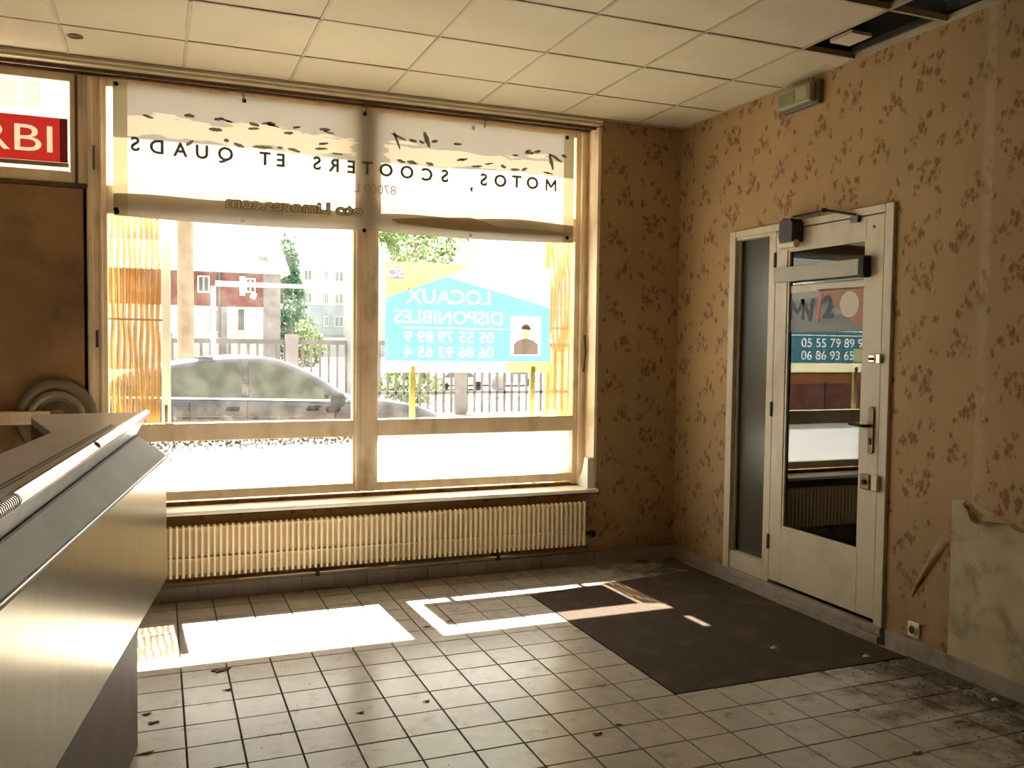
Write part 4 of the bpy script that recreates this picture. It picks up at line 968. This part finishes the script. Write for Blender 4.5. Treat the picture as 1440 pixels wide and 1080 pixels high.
spoly([(-.4, .845), (2.3, .772), (2.3, .795), (-.4, .868)], 'belt_highlight', mat('bright_highlight', (.8, .8, .8), .2, .6), off=.004)  # white highlight on the belt line, made as a bright strip
B(-.1, 2.6, CY-.985, CY-.955, .36, .44).build('side_moulding', M['rubber'], car, bevel=.01)
MB().box(.35, .36, CY-.975, CY-.955, .15, .80).box(1.035, 1.045, CY-.985, CY-.955, .12, .82).box(2.15, 2.16, CY-.98, CY-.95, .15, .78).build('door_gap', M['black'], car)
for x in (.95, 1.95): B(x-.16, x, CY-.995, CY-.96, .70, .73).build('door_handle', M['rubber'], car, bevel=.006)
mi = MB().lathe([(.03, -.10), (.09, -.08), (.10, 0), (.085, .06), (.03, .09)], (2.17, CY-1.06, .80), (1, 0, 0), 14).build('door_mirror', M['rubber'], car, smooth=True)
for x in (-.12, 2.95):
    for s_ in (-1, 1):
        wh = MB().lathe([(.30, -.10), (.32, -.06), (.32, .06), (.30, .10), (.20, .10), (.18, .07), (.05, .08)], (x, CY+s_*.86, .18), (0, s_, 0), 24).build('wheel', M['rubber'], car)
        MB().lathe([(.19, .08), (.19, .085), (.04, .095)], (x, CY+s_*.86, .18), (0, s_, 0), 16).build('hub_cap', M['alu'], wh)

# red van added out of view to put a red strip in the door glass
van = thing('added_red_van', (-3.5, 12.6, -.14), 'unseen red van with an orange stripe, added for its reflection in the door glass', 'van')
M['vanred'] = mat('van_red', (.16, .022, .015), .4, coat=.3)
MB().prism([(-6.3, .12), (-1.25, .12), (-1.22, .65), (-1.45, .86), (-2.0, 1.0), (-2.55, 1.62), (-3.0, 1.74), (-6.2, 1.74), (-6.32, 1.5)], 'Y', 11.7, 13.4).build('van_body', M['vanred'], van, bevel=.05)
B(-6.28, -1.75, 11.685, 11.70, .96, 1.12).build('orange_stripe', mat('van_orange', (.38, .15, .04), .5), van)
MB().prism([(-3.3, 1.16), (-2.22, 1.16), (-2.62, 1.55), (-3.3, 1.58)], 'Y', 11.68, 11.70).build('van_window', M['pane'], van)
MB().prism([(-2.10, 1.03), (-2.02, 1.03), (-2.57, 1.60), (-2.65, 1.60)], 'Y', 11.9, 13.2).build('windscreen', M['pane'], van)
B(-3.36, -3.34, 11.69, 11.70, .2, 1.6).build('door_gap', M['black'], van)
B(-1.24, -1.16, 11.8, 13.3, .16, .40).build('bumper', M['rubber'], van, bevel=.02)
for x in (-5.3, -2.1):
    for y in (11.68, 13.42): 
        wv_ = MB().lathe([(.30, -.10), (.32, -.05), (.32, .05), (.30, .10)], (x, y, .18), (0, 1, 0), 20).build('wheel', M['rubber'], van)
        MB().lathe([(.16, -.115), (.16, .115)], (x, y, .18), (0, 1, 0), 14).build('hub_cap', M['alu'], wv_)
# poles
def pole(nm, x, y, r0, r1, h_, m, label, cat):
    return MB().tube([(x, y, -.14), (x, y, h_)], r0, 12, [r0, r1]).build(nm, m, label=label, category=cat)
pole('utility_pole', .41, 15, .13, .11, 8, M['concrete'], 'thick tan concrete utility pole beyond the parked car', 'pole')
pole('street_pipe', .235, 24, .07, .07, 8, M['stone'], 'thin grey post just left of the concrete utility pole', 'pole')
gp = thing('barrier_post', (.94, 17, -.14), 'thin white post with a long horizontal white arm beyond the car roof', 'barrier')
MB().tube([(.94, 17, -.14), (.94, 17, 2.55)], .045, 8).build('barrier_upright', M['whitem'], gp)
MB().tube([(.98, 17, 2.60), (3.6, 17, 2.60)], .05, 8, [.05, .02]).build('barrier_arm', M['whitem'], gp)
# fence
fe = thing('street_fence', (2.2, 20, -.14), 'long grey railing fence across the street behind the car', 'fence')
B(.0, 12, 20.0, 20.05, 1.50, 1.60).build('top_rail', M['fence'], fe); B(.0, 12, 20.0, 20.05, .35, .42).build('bottom_rail', M['fence'], fe)
pb = None
for k in range(62):
    x = .05+k*.195
    if pb is None: pb = B(x, x+.055, 20, 20.05, -.10, 1.50).build('fence_bar', M['fence'], fe); x00 = x
    else: copy_child(pb, fe, (x-x00, 0, 0))
for x in (.0, 2.62, 4.0, 6.6): B(x, x+.28, 19.95, 20.1, -.14, 1.72).build('fence_post', M['stone'], fe)
# brick house
hs = thing('brick_house', (4.5, 63, -.14), 'brick house with pale roof and open white shutters across the street', 'house')
B(-4, 6.45, 60, 68, 3.82, 6.05).build('brick_storey', M['brick'], hs)
B(-4, 6.45, 60.02, 68, -.14, 3.82).build('white_storey', M['render'], hs)
B(6.45, 7.55, 60, 68, -.14, 6.05).build('stone_pier', M['stone'], hs)
B(2.9, 4.9, 59.9, 60.02, -.14, 3.80).build('stone_patch', M['stone'], hs) if False else None
MB().prism([(59.3, 6.0), (68.7, 6.0), (64, 8.3)], 'X', -4.3, 8.1).build('house_roof', M['roof'], hs)
MB().box(6.3, 6.9, 62, 62.8, 6.9, 8.5).build('chimney', M['render'], hs)
B(3.62, 3.76, 59.88, 60, 1.8, 6.1).build('drainpipe', M['fence'], hs)
def hwin(x0, x1, z0, z1, par, y, fr=.10, m=None, bars=1):
    fr_ = B(x0, x1, y-.12, y, z0, z1).build('window', M['render'], par)
    wdt = (x1-x0-fr*(bars+2))/(bars+1)
    for k in range(bars+1):
        xx = x0+fr+k*(wdt+fr); B(xx, xx+wdt, y-.15, y-.119, z0+fr, z1-fr).build('pane', m or M['pane'], fr_)
hwin(2.35, 3.10, 4.65, 5.75, hs, 60); hwin(5.30, 5.95, 4.75, 5.70, hs, 60)
B(4.95, 5.28, 59.85, 60, 4.55, 5.80).build('shutter', M['whitem'], hs); B(5.60, 5.95, 59.5, 59.6, 4.35, 4.75, rot=Matrix.Rotation(R(25), 3, 'Y')).build('shutter', M['whitem'], hs)
hwin(3.0, 3.75, 2.1, 3.65, hs, 60.02, m=M['paneg']); hwin(4.75, 5.32, 2.2, 3.75, hs, 60.02, bars=0)
B(4.15, 4.72, 59.9, 60.0, 2.0, 3.75).build('shutter', M['whitem'], hs); B(5.36, 5.95, 59.9, 60.0, 2.0, 3.75).build('shutter', M['whitem'], hs)
B(3.78, 4.12, 59.9, 60.02, -.14, 3.8).build('stone_patch', M['stone'], hs)
# apartment block
ap = thing('apartment_block', (22, 116, -.14), 'tall pale apartment block with small windows far behind the fence', 'building')
B(15.6, 40, 110, 122, -.14, 13.6).build('pale_wall', M['render'], ap)
B(16.0, 21.5, 109.85, 110, -.14, 6.1).build('bluish_wall', M['bluerender'], ap)
MB().prism([(109.3, 13.6), (122.7, 13.6), (116, 16)], 'X', 15, 41).build('block_roof', M['roof'], ap)
for z in (9.1, 6.35, 3.5):
    for x0, x1 in ((16.6, 17.6), (19.05, 19.65), (20.35, 21.5)):
        hwin(x0, x1, z, z+1.35, ap, 109.85, .12, M['paneg'])
B(11, 24, 108, 108.4, -.14, 2.2).build('garden_wall', M['render'], label='low pale garden wall in front of the apartment block', category='wall')
def tree(nm, cx, cy, z0, z1, rad, m, label, nb=900, sz=.5, trunk=.15, cat='tree'):
    t = thing(nm, (cx, cy, -.14), label, cat); rr = random.Random(int(cx*10)); mb = MB()
    for k in range(nb):
        th = rr.uniform(0, 2*math.pi); ph_ = math.acos(rr.uniform(-1, 1)); q = rr.uniform(.55, 1)**.5
        wob_ = 1+.18*math.sin(3*th+cx)+.14*math.sin(5*ph_)
        p = Vector((cx+rad*q*wob_*math.sin(ph_)*math.cos(th), cy+rad*q*math.sin(ph_)*math.sin(th), (z0+z1)/2+(z1-z0)/2*q*wob_*math.cos(ph_)))
        a = Vector((rr.gauss(0, 1), rr.gauss(0, 1), rr.gauss(0, 1))).normalized()*sz*rr.uniform(.5, 1); b2 = a.orthogonal().normalized()*sz*.45
        mb.add([p-a, p+b2, p+a, p-b2], [(0, 1, 2, 3)])
    mb.build('foliage', m, t); MB().tube([(cx, cy, -.14), (cx, cy, (z0+z1)/2)], trunk, 8, [trunk, trunk*.5]).build('trunk', M['bark'], t)
    return t
tree('conifer', 10.1, 75, -.1, 9.2, 1.25, M['foliage'], 'tall dark green tree between the brick house and the apartment block', 1500, .35)
tree('leafy_tree', 8.4, 30, 4.45, 7.2, 1.9, M['foliage2'], 'pale green leafy tree top above the estate board', 2600, .16, .12)
tree('garden_bush', 9.6, 62, -.2, 2.9, 1.1, M['foliage2'], 'round yellow-green bush behind the railing fence', 600, .3, .08, 'bush')
tree('garden_bush', 6.6, 24, -.14, 1.0, .9, M['foliage2'], 'low green bush just behind the railing fence', 400, .2, .05, 'bush')
# far traffic seen under the board
fc = thing('far_car', (10.3, 31, -.14), 'pale car far off, seen under the estate board', 'car')
MB().prism([(9.1, .0), (11.3, .0), (11.35, .25), (10.9, .32), (10.6, .55), (9.7, .58), (9.35, .34), (9.05, .28)], 'Y', 30.2, 31.8).build('car_body', M['whitem'], fc, bevel=.05)
MB().prism([(9.5, .34), (10.75, .34), (10.55, .5), (9.75, .53)], 'Y', 30.17, 30.2).build('car_windows', M['pane'], fc)
for x in (9.55, 10.85): MB().lathe([(.17, 0), (.17, .1)], (x, 30.17, .03), (0, 1, 0), 16).build('wheel', M['rubber'], fc)
B(9.1, 11.3, 30.15, 30.2, .02, .07).build('sill_shadow_strip', M['rubber'], fc)
B(11.45, 11.78, 30, 30.4, -.4 if False else -.14, .42).build('street_cabinet', M['stone'], label='narrow grey street cabinet far off under the estate board', category='cabinet', bevel=.03)
fb = thing('far_van', (12.5, 34, -.14), 'small bluish van far off, right of the grey street cabinet', 'van')
MB().prism([(12.3, .02), (14.6, .02), (14.6, .30), (14.2, .36), (13.9, .62), (12.3, .62)], 'Y', 33, 34.6).build('van_body', mat('van_blue', (.30, .38, .50), .4), fb, bevel=.04)
MB().prism([(13.3, .36), (14.0, .36), (13.85, .56), (13.3, .56)], 'Y', 32.96, 33).build('van_window', M['pane'], fb)
for x in (12.8, 14.1): MB().lathe([(.16, 0), (.16, .1)], (x, 32.95, .02), (0, 1, 0), 14).build('wheel', M['rubber'], fb)
# building seen through the left transom light
lb = thing('shuttered_building', (-6, 41, -.14), 'tall white building with pale pink shutters behind the red sign', 'building')
B(-14, -2.4, 40, 48, -.14, 14).build('white_wall', M['render'], lb)
for x0, x1 in ((-8.2, -7.7), (-6.9, -6.3), (-5.75, -5.15), (-4.90, -4.35)):
    B(x0, x1, 39.9, 40, 10.75, 12.3).build('shutter', mat('pink_shutter', (.52, .36, .30), .7), lb)
B(-7.7, -6.9, 39.95, 40, 10.75, 12.3).build('window', M['paneg'], lb); B(-5.15, -4.9, 39.95, 40, 10.75, 12.3).build('window', M['render'], lb)
